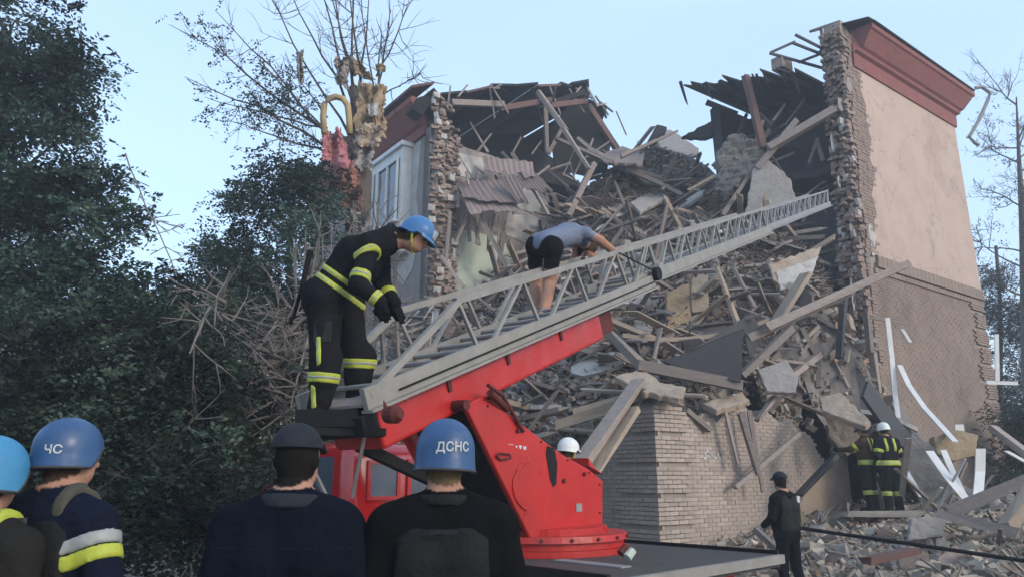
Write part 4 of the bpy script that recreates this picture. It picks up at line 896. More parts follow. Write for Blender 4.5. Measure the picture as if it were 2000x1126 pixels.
mb = MB(); c = LD(4.95, .16, -.03); mb.tube([c, c-ln_*.07], [.095, .095], 20); mb.build("pulley", m_ladder, s1)
mb = MB(); c = LD(4.78, .14, .0); mb.tube([c, c+ln_*.06], [.08, .08], 20); mb.build("pulley", m_black, s1)
mb = MB(); mb.tube([LD(3.95, .5, -.02), LD(4.7, .2, -.02)], .009, 6); mb.build("hand_rope", m_black, s1)
# lamp at the ladder foot
mb = MB(); c = P(770, 808, 4.72); mb.tube([c-ln_*.06, c+ln_*.02, c+ln_*.06], [.055, .06, .03], 14); mb.tube([c+A3(-.05, 0, .02), c+A3(-.07, 0, .085)], [.02, .004], 6); mb.build("work_lamp", m_reddark, truck)
lbox("ladder_foot", -.06, .08, -.16, -.03, .02, .62, m_black, truck)
# operator platform the firefighter stands on
pc = P(664, 838, 5.15); PZ = float(pc[2])
mb = MB(); mb.box(A3(pc[0], pc[1], PZ-.03), A3(.26, .06, 0), A3(-.1, .30, 0), A3(0, 0, .025)); plat = mb.build("platform", m_black, truck)
mb = MB(); mb.beam(A3(pc[0]+.1, pc[1]+.2, PZ-.1), T0+A3(-.3, -.2, ZR+.3), .07, .08); mb.build("platform_arm", m_black, truck)
for d in (-.22, .22):
    mb = MB(); mb.beam(A3(pc[0]+d, pc[1]-.25, PZ-.06), A3(pc[0]+d*.4, pc[1]+.1, PZ-.45), .022, .022); mb.build("platform_strut", m_ladgrey, truck)
mb = MB(); mb.box(A3(pc[0]-.02, pc[1]-.31, PZ+.055), A3(.2, .0, 0), A3(0, .012, 0), A3(0, 0, .055)); mb.build("toe_board", m_black, truck)
# cab
cab = tbox("cab", 2.0, 3.55, -.74, 1.08, .75, 2.02, m_cabred, bev=.2)
tbox("bonnet", 3.5, 4.7, -.72, .72, .7, 1.55, m_cabred, bev=.15)
for b0 in (-1.1, .62): tbox("mudguard", 3.3, 4.5, b0, b0+.48, .72, 1.12, m_cabred, bev=.12)
def cabwin(a0, a1, b0, b1, z0, z1):
    fr = tbox("cab_window_frame", a0, a1, b0, b1, z0, z1, m_black, cab, bev=.01)
    return fr
tbox("rear_window", 1.985, 1.999, -.48, -.14, 1.45, 1.78, m_glass, cab); tbox("rear_window", 1.985, 1.999, .05, .75, 1.45, 1.80, m_glass, cab)
for (b0, b1, z0, z1) in ((-.52, -.10, 1.78, 1.82), (-.52, -.10, 1.41, 1.45), (-.52, -.48, 1.45, 1.78), (-.14, -.10, 1.45, 1.78), (.0, .8, 1.80, 1.84), (.0, .8, 1.41, 1.45), (.0, .05, 1.45, 1.80), (.75, .8, 1.45, 1.80)):
    tbox("window_surround", 1.97, 1.999, b0, b1, z0, z1, m_cabred, cab)
tbox("side_window", 2.3, 3.3, -.752, -.741, 1.45, 1.86, m_glass, cab); tbox("door_handle", 2.35, 2.5, -.78, -.741, 1.25, 1.29, m_ladgrey, cab); tbox("waist_trim", 1.985, 1.999, -.6, .9, 1.2, 1.23, m_cabred, cab)
def wheel(a, b):
    c = TK(a, b, .5); w = empty("wheel", c); w.parent = truck; w.location = tuple(c-wloc(truck))
    mb = MB(); mb.tube([c-tb*.14, c-tb*.11, c+tb*.11, c+tb*.14], [.42, .5, .5, .42], 28); mb.build("tyre", m_rubber, w)
    mb = MB(); mb.tube([c-tb*.16, c+tb*.16], [.27, .27], 20); mb.build("rim", m_cabred, w)
for a in (-.6, 4.0):
    for b in (-.95, .95): wheel(a, b)
# greenish hose coupling clutter beside the turntable ring
for k, (x, y, c_) in enumerate([(1200, 1062, m_reddark), (1212, 1080, m_reddark), (1225, 1088, m_green)]):
    mb = MB(); c = on_plane(x, y, A3(0, 0, DZ+.05), A3(0, 0, 1)); mb.tube([c, c+A3(.05, .03, .05)], [.035, .03], 8); tag(mb.build("hose_coupling", c_), ["dark red hose coupling touching the turntable ring", "small dark red coupling lying on the truck deck", "pale greenish coupling lying on the truck deck"][k], "coupling")

# pipes, fittings and wear on the turntable
for (pix, rr_, mt) in [([(1058, 1062), (1100, 1063), (1170, 1058)], .010, m_black)]:
    mb = MB(); mb.tube(platepts(pix, .375), rr_, 8); mb.build("hydraulic_pipe", mt, truck)
for x, y in [(952, 792), (1008, 826), (1056, 862), (1108, 898), (1150, 922), (1170, 945), (1171, 1000), (1060, 1058), (1090, 1060)]:
    mb = MB(); c = platepts([(x, y)], .36)[0]; mb.tube([c, c+pn*.012], .009, 6); mb.build("rivet", m_reddark, ck)
mb = MB(); c = platepts([(1130, 990)], .36)[0]; mb.box(c+pn*.004, lp*.05, A3(0, 0, .035), pn*.003); mb.build("data_plate", m_ladgrey, ck)
for k in range(7):
    L = .5+k*.45; mb = MB(); mb.tube([LD(L, -.02, -.012), LD(L, -.02, .02)], .012, 6); mb.build("beam_bolt", m_dkmetal, s1)
mb = MB(); mb.tube([LD(.3, .05, -.015), LD(2.3, .055, -.015), LD(4.7, .06, -.015)], .008, 6); mb.build("cable", m_black, s1)
# ------------------------------------------------------------------ people
def surface_nets(F, org, h):
    nx, ny, nz = F.shape; S = F < 0
    cs = np.zeros((nx-1, ny-1, nz-1), np.uint8)
    for i in (0, 1):
        for j in (0, 1):
            for k in (0, 1): cs += S[i:nx-1+i, j:ny-1+j, k:nz-1+k]
    act = (cs > 0) & (cs < 8); idx = -np.ones(act.shape, np.int64); ci = np.argwhere(act); n = len(ci); idx[act] = np.arange(n)
    acc = np.zeros((n, 3)); cnt = np.zeros(n)
    cor = [(i, j, k) for i in (0, 1) for j in (0, 1) for k in (0, 1)]
    for a in cor:
        for ax in range(3):
            if a[ax]: continue
            b = list(a); b[ax] = 1
            fa = F[ci[:, 0]+a[0], ci[:, 1]+a[1], ci[:, 2]+a[2]]; fb = F[ci[:, 0]+b[0], ci[:, 1]+b[1], ci[:, 2]+b[2]]
            m = (fa < 0) != (fb < 0); t = np.where(m, fa/np.where(fa == fb, 1, fa-fb), 0)
            q = np.tile(np.array(a, float), (n, 1)); q[:, ax] = t; acc[m] += q[m]; cnt[m] += 1
    v = (ci+acc/np.maximum(cnt, 1)[:, None])*h+org
    fs = []
    for ax in range(3):
        o1, o2 = (ax+1) % 3, (ax+2) % 3
        sl0 = [slice(None)]*3; sl1 = [slice(None)]*3; sl0[ax] = slice(0, -1); sl1[ax] = slice(1, None)
        A_ = S[tuple(sl0)]; B_ = S[tuple(sl1)]; e = np.argwhere(A_ != B_); e = e[(e[:, o1] > 0) & (e[:, o2] > 0) & (e[:, o1] < F.shape[o1]-1) & (e[:, o2] < F.shape[o2]-1)]
        ins = A_[e[:, 0], e[:, 1], e[:, 2]]
        def g(d1, d2):
            q = e.copy(); q[:, o1] -= d1; q[:, o2] -= d2; return idx[q[:, 0], q[:, 1], q[:, 2]]
        quad = np.stack([g(1, 1), g(0, 1), g(0, 0), g(1, 0)], 1); quad[~ins] = quad[~ins][:, ::-1]; fs.append(quad)
    return v, np.concatenate(fs)
class Field:
    def __init__(self, prims, h, pad=.06, wr=0.0, seed=0, clip=None):
        lo = np.full(3, 1e9); hi = -lo
        for p in prims:
            if p[0] == 'cap': q = np.array([p[1], p[2]]); rr_ = max(p[3], p[4])
            else: q = np.array([p[1]]); rr_ = max(p[3])
            lo = np.minimum(lo, q.min(0)-rr_); hi = np.maximum(hi, q.max(0)+rr_)
        lo -= pad; hi += pad; self.h = h; self.org = lo; n = np.ceil((hi-lo)/h).astype(int)+1
        ax = [lo[i]+np.arange(n[i])*h for i in range(3)]; self.ax = ax
        F = np.full(n, 9.0, np.float32); best = np.full(n, 9.0, np.float32); ID = np.zeros(n, np.int16)
        for pi, p in enumerate(prims):
            if p[0] == 'cap': q = np.array([p[1], p[2]]); rr_ = max(p[3], p[4])
            else: q = np.array([p[1]]); rr_ = max(p[3])
            a0 = np.clip(((q.min(0)-rr_-.07-lo)/h).astype(int), 0, n-1); a1 = np.clip(((q.max(0)+rr_+.07-lo)/h).astype(int)+2, 1, n)
            sl = tuple(slice(a0[i], a1[i]) for i in range(3)); X, Y, Z = np.meshgrid(*[ax[i][sl[i]].astype(np.float32) for i in range(3)], indexing='ij')
            if p[0] == 'cap':
                a, b = np.asarray(p[1]), np.asarray(p[2]); ba = b-a; L2 = max(ba@ba, 1e-9)
                t = np.clip(((X-a[0])*ba[0]+(Y-a[1])*ba[1]+(Z-a[2])*ba[2])/L2, 0, 1)
                d = np.sqrt((X-a[0]-t*ba[0])**2+(Y-a[1]-t*ba[1])**2+(Z-a[2]-t*ba[2])**2)-(p[3]+(p[4]-p[3])*t)
            else:
                c = np.asarray(p[1]); Rm = p[2]; r_ = p[3]; q2 = 0
                for i in range(3): q2 = q2+((((X-c[0])*Rm[i][0]+(Y-c[1])*Rm[i][1]+(Z-c[2])*Rm[i][2])/r_[i])**2)
                d = (np.sqrt(q2)-1)*min(r_)
            k = p[6]; f = F[sl]; hh = np.clip(.5+.5*(f-d)/k, 0, 1); F[sl] = f*(1-hh)+d*hh-k*hh*(1-hh)
            bs = best[sl]; mI = d < bs; bs[mI] = d[mI]; best[sl] = bs; iv = ID[sl]; iv[mI] = pi; ID[sl] = iv
        self.prims = prims; self.ID = ID; self.F = F
        self.near = np.argwhere(np.abs(F) < .06)
        if wr:
            c = self.near; q = lo+c*h; r_ = np.random.default_rng(seed); w = 0
            for k in range(6):
                dv = r_.normal(size=3); dv /= np.linalg.norm(dv); fr = [11, 16, 24, 31, 38, 46][k]*r_.uniform(.85, 1.15); w = w+(1.5 if k < 2 else 1)*np.sin(q@dv*fr+r_.uniform(0, 6)+1.2*np.sin(q@dv[::-1]*fr*.5))
            soft = np.array([p[7] if len(p) > 7 else 1 for p in prims])[ID[c[:, 0], c[:, 1], c[:, 2]]]
            F[c[:, 0], c[:, 1], c[:, 2]] += (w/6*wr*soft).astype(np.float32)
        if clip is not None:
            X, Y, Z = np.meshgrid(*[a.astype(np.float32) for a in ax], indexing='ij'); self.F = np.maximum(F, clip(X, Y, Z).astype(np.float32))
    def mesh(self): return surface_nets(self.F, self.org, self.h)
    def colors(self, v, over=None):
        c = np.clip(np.round((v-self.org)/self.h).astype(int), 0, np.array(self.F.shape)-1); ids = self.ID[c[:, 0], c[:, 1], c[:, 2]]
        col = np.array([p[5] for p in self.prims])[ids]
        if over: col = over(v, col, ids)
        return col
    def band(self, a, axis, hw, rad, off=.007, half=None):
        """thin layer over the surface between two planes"""
        ax = self.ax; a = np.asarray(a); axis = unit(axis); lo = np.clip(((a-rad-self.org)/self.h).astype(int), 0, None); hi = np.minimum(((a+rad-self.org)/self.h).astype(int)+2, self.F.shape)
        sl = tuple(slice(lo[i], hi[i]) for i in range(3)); X, Y, Z = np.meshgrid(*[ax[i][sl[i]] for i in range(3)], indexing='ij')
        s = np.abs((X-a[0])*axis[0]+(Y-a[1])*axis[1]+(Z-a[2])*axis[2])-hw; rr_ = np.sqrt((X-a[0])**2+(Y-a[1])**2+(Z-a[2])**2)-rad+.02
        G = np.maximum(np.maximum(self.F[sl]-off, s), rr_)
        if half is not None: G = np.maximum(G, -((X-a[0])*half[0]+(Y-a[1])*half[1]+(Z-a[2])*half[2]))
        G[0] = G[-1] = 1; G[:, 0] = G[:, -1] = 1; G[:, :, 0] = G[:, :, -1] = 1
        return surface_nets(G, self.org+lo*self.h, self.h)
SKIN = (.42, .235, .165); NAVY = (.011, .014, .024); BLK = (.010, .010, .011); BOOT = (.012, .011, .011)
def pose(loc, yaw, H=1.78, **ov):
    k = H/1.78; J = dict(pelvis=(0, 0, .97), chest=(0, .01, 1.30), neck=(0, .0, 1.482), head=(0, .035, 1.64),
        hipR=(.095, 0, .93), kneeR=(.11, .02, .51), ankR=(.12, -.02, .09), toeR=(.14, .15, .045), shR=(.198, -.01, 1.402), elR=(.265, -.05, 1.13), wrR=(.27, .06, .92), haR=(.265, .10, .83))
    for kk in list(J):
        if kk.endswith('R'): J[kk[:-1]+'L'] = (-J[kk][0], J[kk][1], J[kk][2])
    J.update({kk: v for kk, v in ov.items() if kk in J})
    c, s = math.cos(yaw), math.sin(yaw); out = {}
    tr = lambda v: A3(c*v[0]-s*v[1], s*v[0]+c*v[1], v[2])
    for kk, v in J.items(): out[kk] = tr(np.array(v)*k)+np.asarray(loc)
    out['hf'] = tr(A3(*ov.get('hf', (0, 1, 0)))); out['hu'] = tr(A3(*ov.get('hu', (0, 0, 1)))); out['fw'] = tr(A3(0, 1, 0)); out['k'] = k
    return out
def hframe(J):
    f = unit(J['hf']); u = unit(J['hu']-f*(J['hu']@f)); r_ = np.cross(f, u); return r_, f, u
def prims_for(J, jacket=NAVY, legs=NAVY, boots=BOOT, hands=SKIN, skin=SKIN, bulk=1.0, arm=None, forearm=None, shin=None, soft_neck=True, legw=1.0):
    k = J['k']; b = bulk*k; right = unit(J['shR']-J['shL']); arm = arm or jacket; forearm = forearm or arm; shin = shin or legs; P_ = []
    def cap(a, b_, ra, rb_, c, kk=.035, soft=1): P_.append(('cap', a, b_, ra, rb_, c, kk, soft))
    hl, hr = J['hipL'], J['hipR']; ch = J['chest']; nk = J['neck']; upv = unit(nk-J['pelvis'])
    for sd, hp_ in ((-1, hl), (1, hr)):
        cap(J['pelvis']+right*sd*.065*k+upv*.0, ch+right*sd*.085*k, .118*b, .125*b, jacket, .05)
        cap(ch+right*sd*.085*k, nk+right*sd*.06*k-upv*.07*k, .125*b, .085*b, jacket, .05)
    cap(hl, hr, .108*b, .108*b, legs, .05)
    for q in 'LR':
        sd = 1 if q == 'R' else -1
        cap(nk-upv*.055*k, J['sh'+q], .068*b, .070*b, jacket, .05); cap(nk-upv*.005*k, nk*.4+J['sh'+q]*.6, .058*b, .062*b, jacket, .06)
        cap(J['sh'+q], J['el'+q], .066*b, .054*b, arm, .035); cap(J['el'+q], J['wr'+q], .055*b, .043*b, forearm, .03)
        cap(J['hip'+q], J['knee'+q], .098*b*legw, .073*b*legw, legs, .045); cap(J['knee'+q], J['ank'+q], .070*b*legw, .057*b*legw, shin, .03)
        cap(J['ank'+q]-A3(0, 0, .02), J['toe'+q]+A3(0, 0, .01), .05*k, .042*k, boots, .025, 0); cap(J['ank'+q]-A3(0, 0, .03)-.05*k*unit((J['toe'+q]-J['ank'+q])*A3(1, 1, 0)+1e-6), J['toe'+q], .045*k, .04*k, boots, .02, 0)
        w, hd = J['wr'+q], J['ha'+q]; d = unit(hd-w); lat = unit(np.cross(d, right if abs(d@right) < .9 else A3(0, 0, 1))); pn_ = np.cross(lat, d)
        if J.get('lat'+q) is not None: lat = unit(J['lat'+q]-d*(J['lat'+q]@d)); pn_ = np.cross(lat, d)
        cv = J.get('curl'+q, -pn_*.3)
        for o in (-.022, .022): cap(w+lat*o*.6*k, hd+lat*o*k, .026*k, .024*k, hands, .02, 0)
        for i in range(4):
            o = (i-1.5)*.021*k; fl = [.034, .042, .039, .028][i]*k; a = hd+lat*o; m_ = a+unit(d+cv)*fl; e = m_+unit(d+cv*3)*fl*.9
            cap(a, m_, .0115*k, .0105*k, hands, .008, 0); cap(m_, e, .0105*k, .009*k, hands, .008, 0)
        a = w+(hd-w)*.35+lat*.028*k; m_ = a+unit(d*.7+lat*.8)*.036*k; cap(a, m_, .014*k, .012*k, hands, .012, 0); cap(m_, m_+unit(d+cv)*.03*k, .0115*k, .010*k, hands, .008, 0)
    r_, f, u = hframe(J); h = J['head']; Rm = (r_, f, u)
    cap(nk-upv*.03*k, h-u*.06*k-f*.015, .062*k, .056*k, skin, .03, 0)
    P_.append(('ell', h+u*.015*k, Rm, (.078*k, .098*k, .112*k), 0, skin, .02, 0))
    P_.append(('ell', h-u*.055*k+f*.03*k, Rm, (.058*k, .07*k, .062*k), 0, skin, .03, 0))
    cap(h+f*.085*k+u*.012*k, h+f*.112*k-u*.022*k, .010*k, .015*k, skin, .012, 0)      # nose
    cap(h+f*.082*k+u*.03*k-r_*.035*k, h+f*.082*k+u*.03*k+r_*.035*k, .016*k, .016*k, skin, .02, 0)   # brow
    cap(h+f*.083*k-u*.052*k-r_*.018*k, h+f*.083*k-u*.052*k+r_*.018*k, .009*k, .009*k, tuple(x*.7 for x in skin), .008, 0)  # mouth
    for sd in (-1, 1):
        P_.append(('ell', h+r_*sd*.081*k-u*.005*k-f*.005*k, Rm, (.012*k, .022*k, .034*k), 0, skin, .008, 0))
        P_.append(('ell', h+r_*sd*.032*k+f*.083*k+u*.008*k, Rm, (.013*k, .009*k, .007*k), 0, (.05, .04, .035), .004, 0))
    return P_
def helmet(parent, J, mat, kind='pasgt', name="helmet", sc=1.0, text=None, tw=.13, taz=0, tz=.02, tilt=0):
    r_, f, u = hframe(J); k = J['k']*sc; c = J['head']+u*.035*J['k']-f*.005
    a, b, hgt = (.114*k, .132*k, .125*k)
    if kind == 'cap': a, b, hgt = .088*k, .108*k, .10*k
    def rim(ph):   # ph=0 front
        cf = math.cos(ph)
        if kind == 'cap': return .01*k+.0*cf
        if kind == 'fire': return (-.015+.0*cf)*k if cf > .2 else -.045*k
        return (.005*k if cf > .75 else (-.078*k if cf < .35 else (-.078+(cf-.35)/.4*.083)*k))
    na, nb = 48, 14
    def pt(ph, z, off=0):
        zz = z/hgt; rr_ = math.sqrt(max(0, 1-max(zz, 0)**2.05)) if zz > 0 else 1+.04*(-z/(.065*k))**1.5*(1 if kind != 'cap' else 0)
        bb = b
        x, y = (a*rr_+off)*math.sin(ph), (bb*rr_+off)*math.cos(ph)
        return c+r_*x+f*y+u*(z+(off if rr_ < .3 else 0))
    G = np.zeros((na+1, nb, 3)); Gi = np.zeros_like(G)
    for i in range(na+1):
        ph = 2*math.pi*i/na; zr = rim(ph)
        for j in range(nb):
            v_ = j/(nb-1); z = hgt*math.cos(v_*math.pi/2)*(1) if False else zr+(hgt*.9995-zr)*(1-v_)**1.0
            z = zr+(hgt*.9995-zr)*math.cos(v_*math.pi/2)
            G[i, j] = pt(ph, z); Gi[i, j] = pt(ph, z-.006, -.012)
    mb = MB(); mb.grid(G); mb.grid(Gi[::-1]); R_ = np.stack([G[:, -1], Gi[:, -1]], 1); mb.grid(R_)
    o = mb.build(name, mat, parent, smooth=True)
    if kind != 'cap':
        m2 = MB(); m2.tube(list(G[:-1:2, -1])+[G[0, -1]], .0055, 6, False); m2.build('rim_trim', mat if kind == 'fire' else m_dkmetal, o, smooth=True)
    if kind == 'fire' or kind == 'cap':   # brim / visor
        n = 13; w = .05*k if kind == 'fire' else .065*k; g = np.zeros((n, 3, 3))
        for i in range(n):
            ph = -1.05+2.1*i/(n-1)
            for j in range(3):
                g[i, j] = c+r_*(a*1.0+.002)*math.sin(ph)+f*((b+.0)*math.cos(ph)+w*j/2*math.cos(ph*1.2))+u*(rim(0)+.012*k-.012*k*j)
        vs, fs = sheet(g, .008); obj("brim", vs, fs, mat, o)
        if kind == 'fire':
            mb = MB(); mb.box(c+f*(b-.012)+u*.045*k, r_*.03, f*.012, u*.03); mb.build("emblem", m_letter, o)
    if kind == 'fire':
        m2 = MB(); m2.tube([c+r_*a*.95-u*.03*k, c+r_*.075*k+f*.03-u*.1*k, c+f*.06*k-u*.155*k, c-r_*.075*k+f*.03-u*.1*k, c-r_*a*.95-u*.03*k], .008, 6); m2.build("chin_strap", m_stripe, o)
    if text:
        cu = bpy.data.curves.new("t", 'FONT'); cu.body = text; cu.size = .05; cu.align_x = 'CENTER'; cu.align_y = 'CENTER'; cu.offset = .0012
        to = bpy.data.objects.new("t", cu); COL.objects.link(to); me_ = bpy.data.meshes.new_from_object(to); bpy.data.objects.remove(to)
        vv = np.array([v.co[:] for v in me_.vertices]); fs = [tuple(pz.vertices) for pz in me_.polygons]; bpy.data.meshes.remove(me_)
        vv *= tw/max(np.ptp(vv[:, 0]), 1e-6); rad = (a+b)/2
        w_ = []
        for x, y, _ in vv:
            ph = math.pi+taz-x/rad; w_.append(pt(ph, tz*k+y+x*tilt, .004))
        obj("lettering", w_, [q for q in fs], m_letter, o)
    return o
def hairline(J, col=(.05, .035, .022)):
    r_, f, u = hframe(J); h = J['head']; k = J['k']
    def over(v, c, ids):
        d = v-h; y = d@f; z = d@u; m = (np.linalg.norm(d, axis=1) < .15*k) & (z > -.065*k+np.maximum(y, -.1)*.4) & (y < .03*k+z*.3) & (np.abs(c[:, 0]-SKIN[0]) < .2) & (c[:, 0] > .1)
        c = c.copy(); c[m] = col; return c
    return over
def person(label, J, h=.013, wr=.006, seed=0, base=None, group=None, over=True, hair=(.05, .035, .022), extra=(), **kw):
    base = base if base is not None else A3(J['pelvis'][0], J['pelvis'][1], min(J['toeL'][2], J['toeR'][2])-.04)
    e = empty("person", base, label, "person", group)
    Fd = Field(prims_for(J, **kw)+list(extra), h, wr=wr, seed=seed); v, f = Fd.mesh()
    obj("body", v, f, m_cloth, e, col=Fd.colors(v, hairline(J, hair) if over else None), smooth=True)
    return e, Fd
def bandobj(e, Fd, a, axis, hw, rad, mat=None, name="reflective_stripe", off=.007, half=None, silver=False):
    v, f = Fd.band(a, axis, hw, rad, off, half)
    if len(v): obj(name, v, f, mat or m_stripe, e, smooth=True)
    if silver:
        v, f = Fd.band(a, axis, hw*.3, rad, off+.004, half)
        if len(v): obj("silver_line", v, f, m_silver, e, smooth=True)
def vest(e, J, mat, bulk=1.0, zt=1.46, zb=.98, hw=.19, name="vest", h=.013):
    k = J['k']; right = unit(J['shR']-J['shL']); fw = np.cross(A3(0, 0, 1), right); b = bulk*k; ch = J['chest']; nk = J['neck']; upv = A3(0, 0, 1); pr = []
    for sd in (-1, 1):
        pr.append(('cap', J['pelvis']+right*sd*.075*k, ch+right*sd*.09*k, .140*b, .140*b, BLK, .05, 1)); pr.append(('cap', ch+right*sd*.09*k, nk+right*sd*.09*k-upv*.09*k, .140*b, .105*b, BLK, .05, 1))
    gz = J['pelvis'][2]-.97*k
    def clip(X, Y, Z):
        x = (X-ch[0])*right[0]+(Y-ch[1])*right[1]; y = (X-ch[0])*fw[0]+(Y-ch[1])*fw[1]
        return np.maximum(np.maximum(np.abs(x)-hw*k-.02*np.clip((1.3*k+gz-Z)*3, 0, 1), np.maximum(Z-gz-zt*k+np.clip(np.abs(x)-.11, 0, 1)*.7, gz+zb*k-Z)), -9)
    Fd = Field(pr, h, wr=.004, clip=clip); v, f = Fd.mesh(); o = obj(name, v, f, mat, e, smooth=True); return o
# --- the four onlookers seen from behind
def stand(px, toppy, Y, yaw, Htop, **k):
    """place so that the head top (Htop above ground) projects at toppy"""
    p_ = P(px, toppy, Y); z0 = p_[2]-Htop; return pose((p_[0], p_[1], max(min(z0, .06), 0)), yaw, **k)
# helmet man with large lettering
J = stand(871, 800, 2.95, .08, 1.86, H=1.81, hf=(-.10, 1, -.05), hu=(.03, 0, 1))
e, Fd = person("person in black body armour wearing blue helmet lettered with four white characters", J, h=.011, wr=.012, seed=1, bulk=1.10, jacket=(.006, .0065, .007), hair=(.14, .10, .06), hands=BLK)
helmet(e, J, m_hblue, text="ДСНС", tw=.142, taz=-.16, tz=.004, tilt=.05); vest(e, J, m_vest, 1.065, hw=.165, zt=1.40)
bandobj(e, Fd, J['neck']-A3(0, 0, .0), (0, .15, 1), .022, .13, m_vest, "collar", .012)
mb = MB(); c = J['chest']-J['fw']*.178+A3(0, 0, .09); mb.box(c, A3(.05, 0, 0), A3(0, .006, 0), A3(0, 0, .008)); mb.build("back_tag", m_cap, e)
mb = MB(); q0 = J['chest']-J['fw']*.19+A3(-.035, 0, -.14); mb.tube([q0, q0+A3(.002, 0, -.12), q0+A3(0, 0, -.22)], .004, 5); mb.build("cord", m_silver, e)
# capped man
J = stand(581, 824, 2.9, .05, 1.80, H=1.80, hf=(.28, 1, -.02), hu=(0, 0, 1))
e, Fd = person("person in plain navy jacket and dark cap between the two lettered helmets", J, h=.011, wr=.012, seed=2, bulk=1.13, jacket=(.005, .007, .013), hair=(.014, .012, .011))
bandobj(e, Fd, J['chest']+A3(0, 0, .03), (0, 0, 1), .004, .33, m_cap, "yoke_seam", .005)
helmet(e, J, m_cap, 'cap', "cap", sc=1.06); bandobj(e, Fd, J['neck']+A3(0, 0, .0), (0, .12, 1), .028, .14, m_cap, "collar", .012)
# big helmet man on the left
J = stand(134, 796, 2.95, -.2, 1.86, H=1.81, hf=(.35, 1, -.02), hu=(-.04, 0, 1), elR=(.30, -.04, 1.15))
e, Fd = person("person in navy jacket with yellow armband and blue helmet showing two white letters", J, h=.011, wr=.012, seed=3, bulk=1.12, jacket=(.008, .011, .022))
helmet(e, J, m_hblue, sc=.96, text="ЧС", tw=.06, taz=-.72, tz=-.012); vest(e, J, m_vest, 1.09, hw=.17, zt=1.42)
ua = unit(J['elR']-J['shR']); bandobj(e, Fd, J['shR']+ua*.125, ua, .026, .16, m_stripe, "armband_yellow", .008); bandobj(e, Fd, J['shR']+ua*.072, ua, .024, .16, m_silver, "armband_silver", .008)
rt = unit(J['shR']-J['shL']); bandobj(e, Fd, J['neck']+rt*.105*1.02-A3(0, 0, .04), rt, .026, .13, MATS["vest_black"] if False else M("olive_webbing", (.075, .07, .05), (.05, .047, .035), scale=20), "shoulder_strap", .02)
mb = MB(); c = J['chest']-J['fw']*.19+A3(-.02, 0, .12); mb.box(c, rt*.075, J['fw']*.008, A3(0, 0, .012)); mb.build("drag_handle", m_dkmetal, e)
mb = MB(); c = J['chest']-J['fw']*.2+A3(0, 0, -.12); mb.box(c, rt*.13, J['fw']*.02, A3(0, 0, .13)); o = mb.build("back_plate", m_vest, e); mo = o.modifiers.new("b", 'BEVEL'); mo.width = .015; mo.segments = 3
# pale-helmet man at the far left
J = stand(-20, 838, 2.75, -.1, 1.82, H=1.78, hf=(.2, 1, -.1), hu=(0, 0, 1))
e, Fd = person("person in light blue helmet with yellow collar patch beside the yellow-armband wearer", J, h=.013, wr=.006, seed=4, bulk=1.1, jacket=(.02, .019, .017))
helmet(e, J, m_hltblue)
rt = unit(J['shR']-J['shL']); bandobj(e, Fd, J['neck']+rt*.12-A3(0, 0, .02), rt, .025, .1, m_stripe, "collar_patch", .02)
# --- firefighter on the platform
FY = 5.15
Jf = dict(pelvis=P(648, 572, FY), chest=P(702, 500, FY-.02), neck=P(764, 462, FY-.03), head=P(812, 462, FY-.05), hipR=P(634, 588, FY-.12), kneeR=P(634, 706, FY-.14), ankR=P(622, 812, FY-.12), toeR=P(660, 826, FY-.18),
          hipL=P(672, 590, FY+.12), kneeL=P(700, 702, FY+.1), ankL=P(694, 812, FY+.14), toeL=P(732, 826, FY+.12), shR=P(722, 482, FY-.19), elR=P(700, 556, FY-.28), wrR=P(742, 588, FY-.26), haR=P(748, 610, FY-.26),
          shL=P(742, 478, FY+.16), elL=P(745, 548, FY+.22), wrL=P(768, 590, FY+.14), haL=P(776, 610, FY+.12), hf=A3(.85, -.1, -.55), hu=A3(.55, 0, .85), fw=A3(1, 0, 0), k=.97)
for kk in ('ankR', 'ankL', 'toeR', 'toeL'): Jf[kk][2] = PZ+(.085 if kk[0] == 'a' else .042)
DK = (.012, .013, .016)
e, Fd = person("firefighter in black suit with lime stripes bending forward on the truck platform", Jf, h=.010, wr=.013, seed=5, bulk=1.20, legw=1.1, jacket=DK, legs=(.015, .0145, .016), boots=BOOT, hands=BLK, base=A3(pc[0], pc[1], PZ), extra=[('cap', Jf['hipR']+A3(-.01, 0, .03), Jf['hipL']+A3(-.01, 0, .03), .150, .150, DK, .05, 1), ('cap', Jf['chest']+A3(.02, -.06, -.07), Jf['chest']+A3(.02, .06, -.07), .12, .12, DK, .05, 1), ('cap', Jf['kneeR']+A3(.02, 0, .02), Jf['kneeR']+A3(0, 0, -.12), .105, .095, (.015, .0145, .016), .04, 1), ('cap', Jf['kneeL']+A3(.02, 0, .02), Jf['kneeL']+A3(0, 0, -.12), .105, .095, (.015, .0145, .016), .04, 1)])
helmet(e, Jf, M("rescue_helmet_blue", (.06, .17, .36), (.045, .13, .29), rough=.35, scale=4, bump=.04), 'fire', sc=1.02)
bandobj(e, Fd, Jf['neck']+A3(.0, 0, .0), unit(Jf['head']-Jf['neck']), .02, .12, m_vest, "collar", .018)
tx = unit(Jf['chest']-Jf['pelvis'])
bandobj(e, Fd, Jf['pelvis']+tx*.12, tx, .020, .30, silver=True); bandobj(e, Fd, Jf['pelvis']+tx*.05, tx, .020, .30, silver=True)
ux = unit(Jf['elR']-Jf['shR']); bandobj(e, Fd, Jf['shR']+ux*.07+A3(.0, 0, 0), unit(ux+A3(.5, 0, .2)), .022, .12, silver=True); bandobj(e, Fd, Jf['shR']+ux*.25, ux, .032, .12, silver=True)
fx = unit(Jf['wrR']-Jf['elR']); bandobj(e, Fd, Jf['elR']+fx*.15, fx, .026, .11, silver=True)
fx = unit(Jf['wrL']-Jf['elL']); bandobj(e, Fd, Jf['elL']+fx*.13, fx, .026, .11)
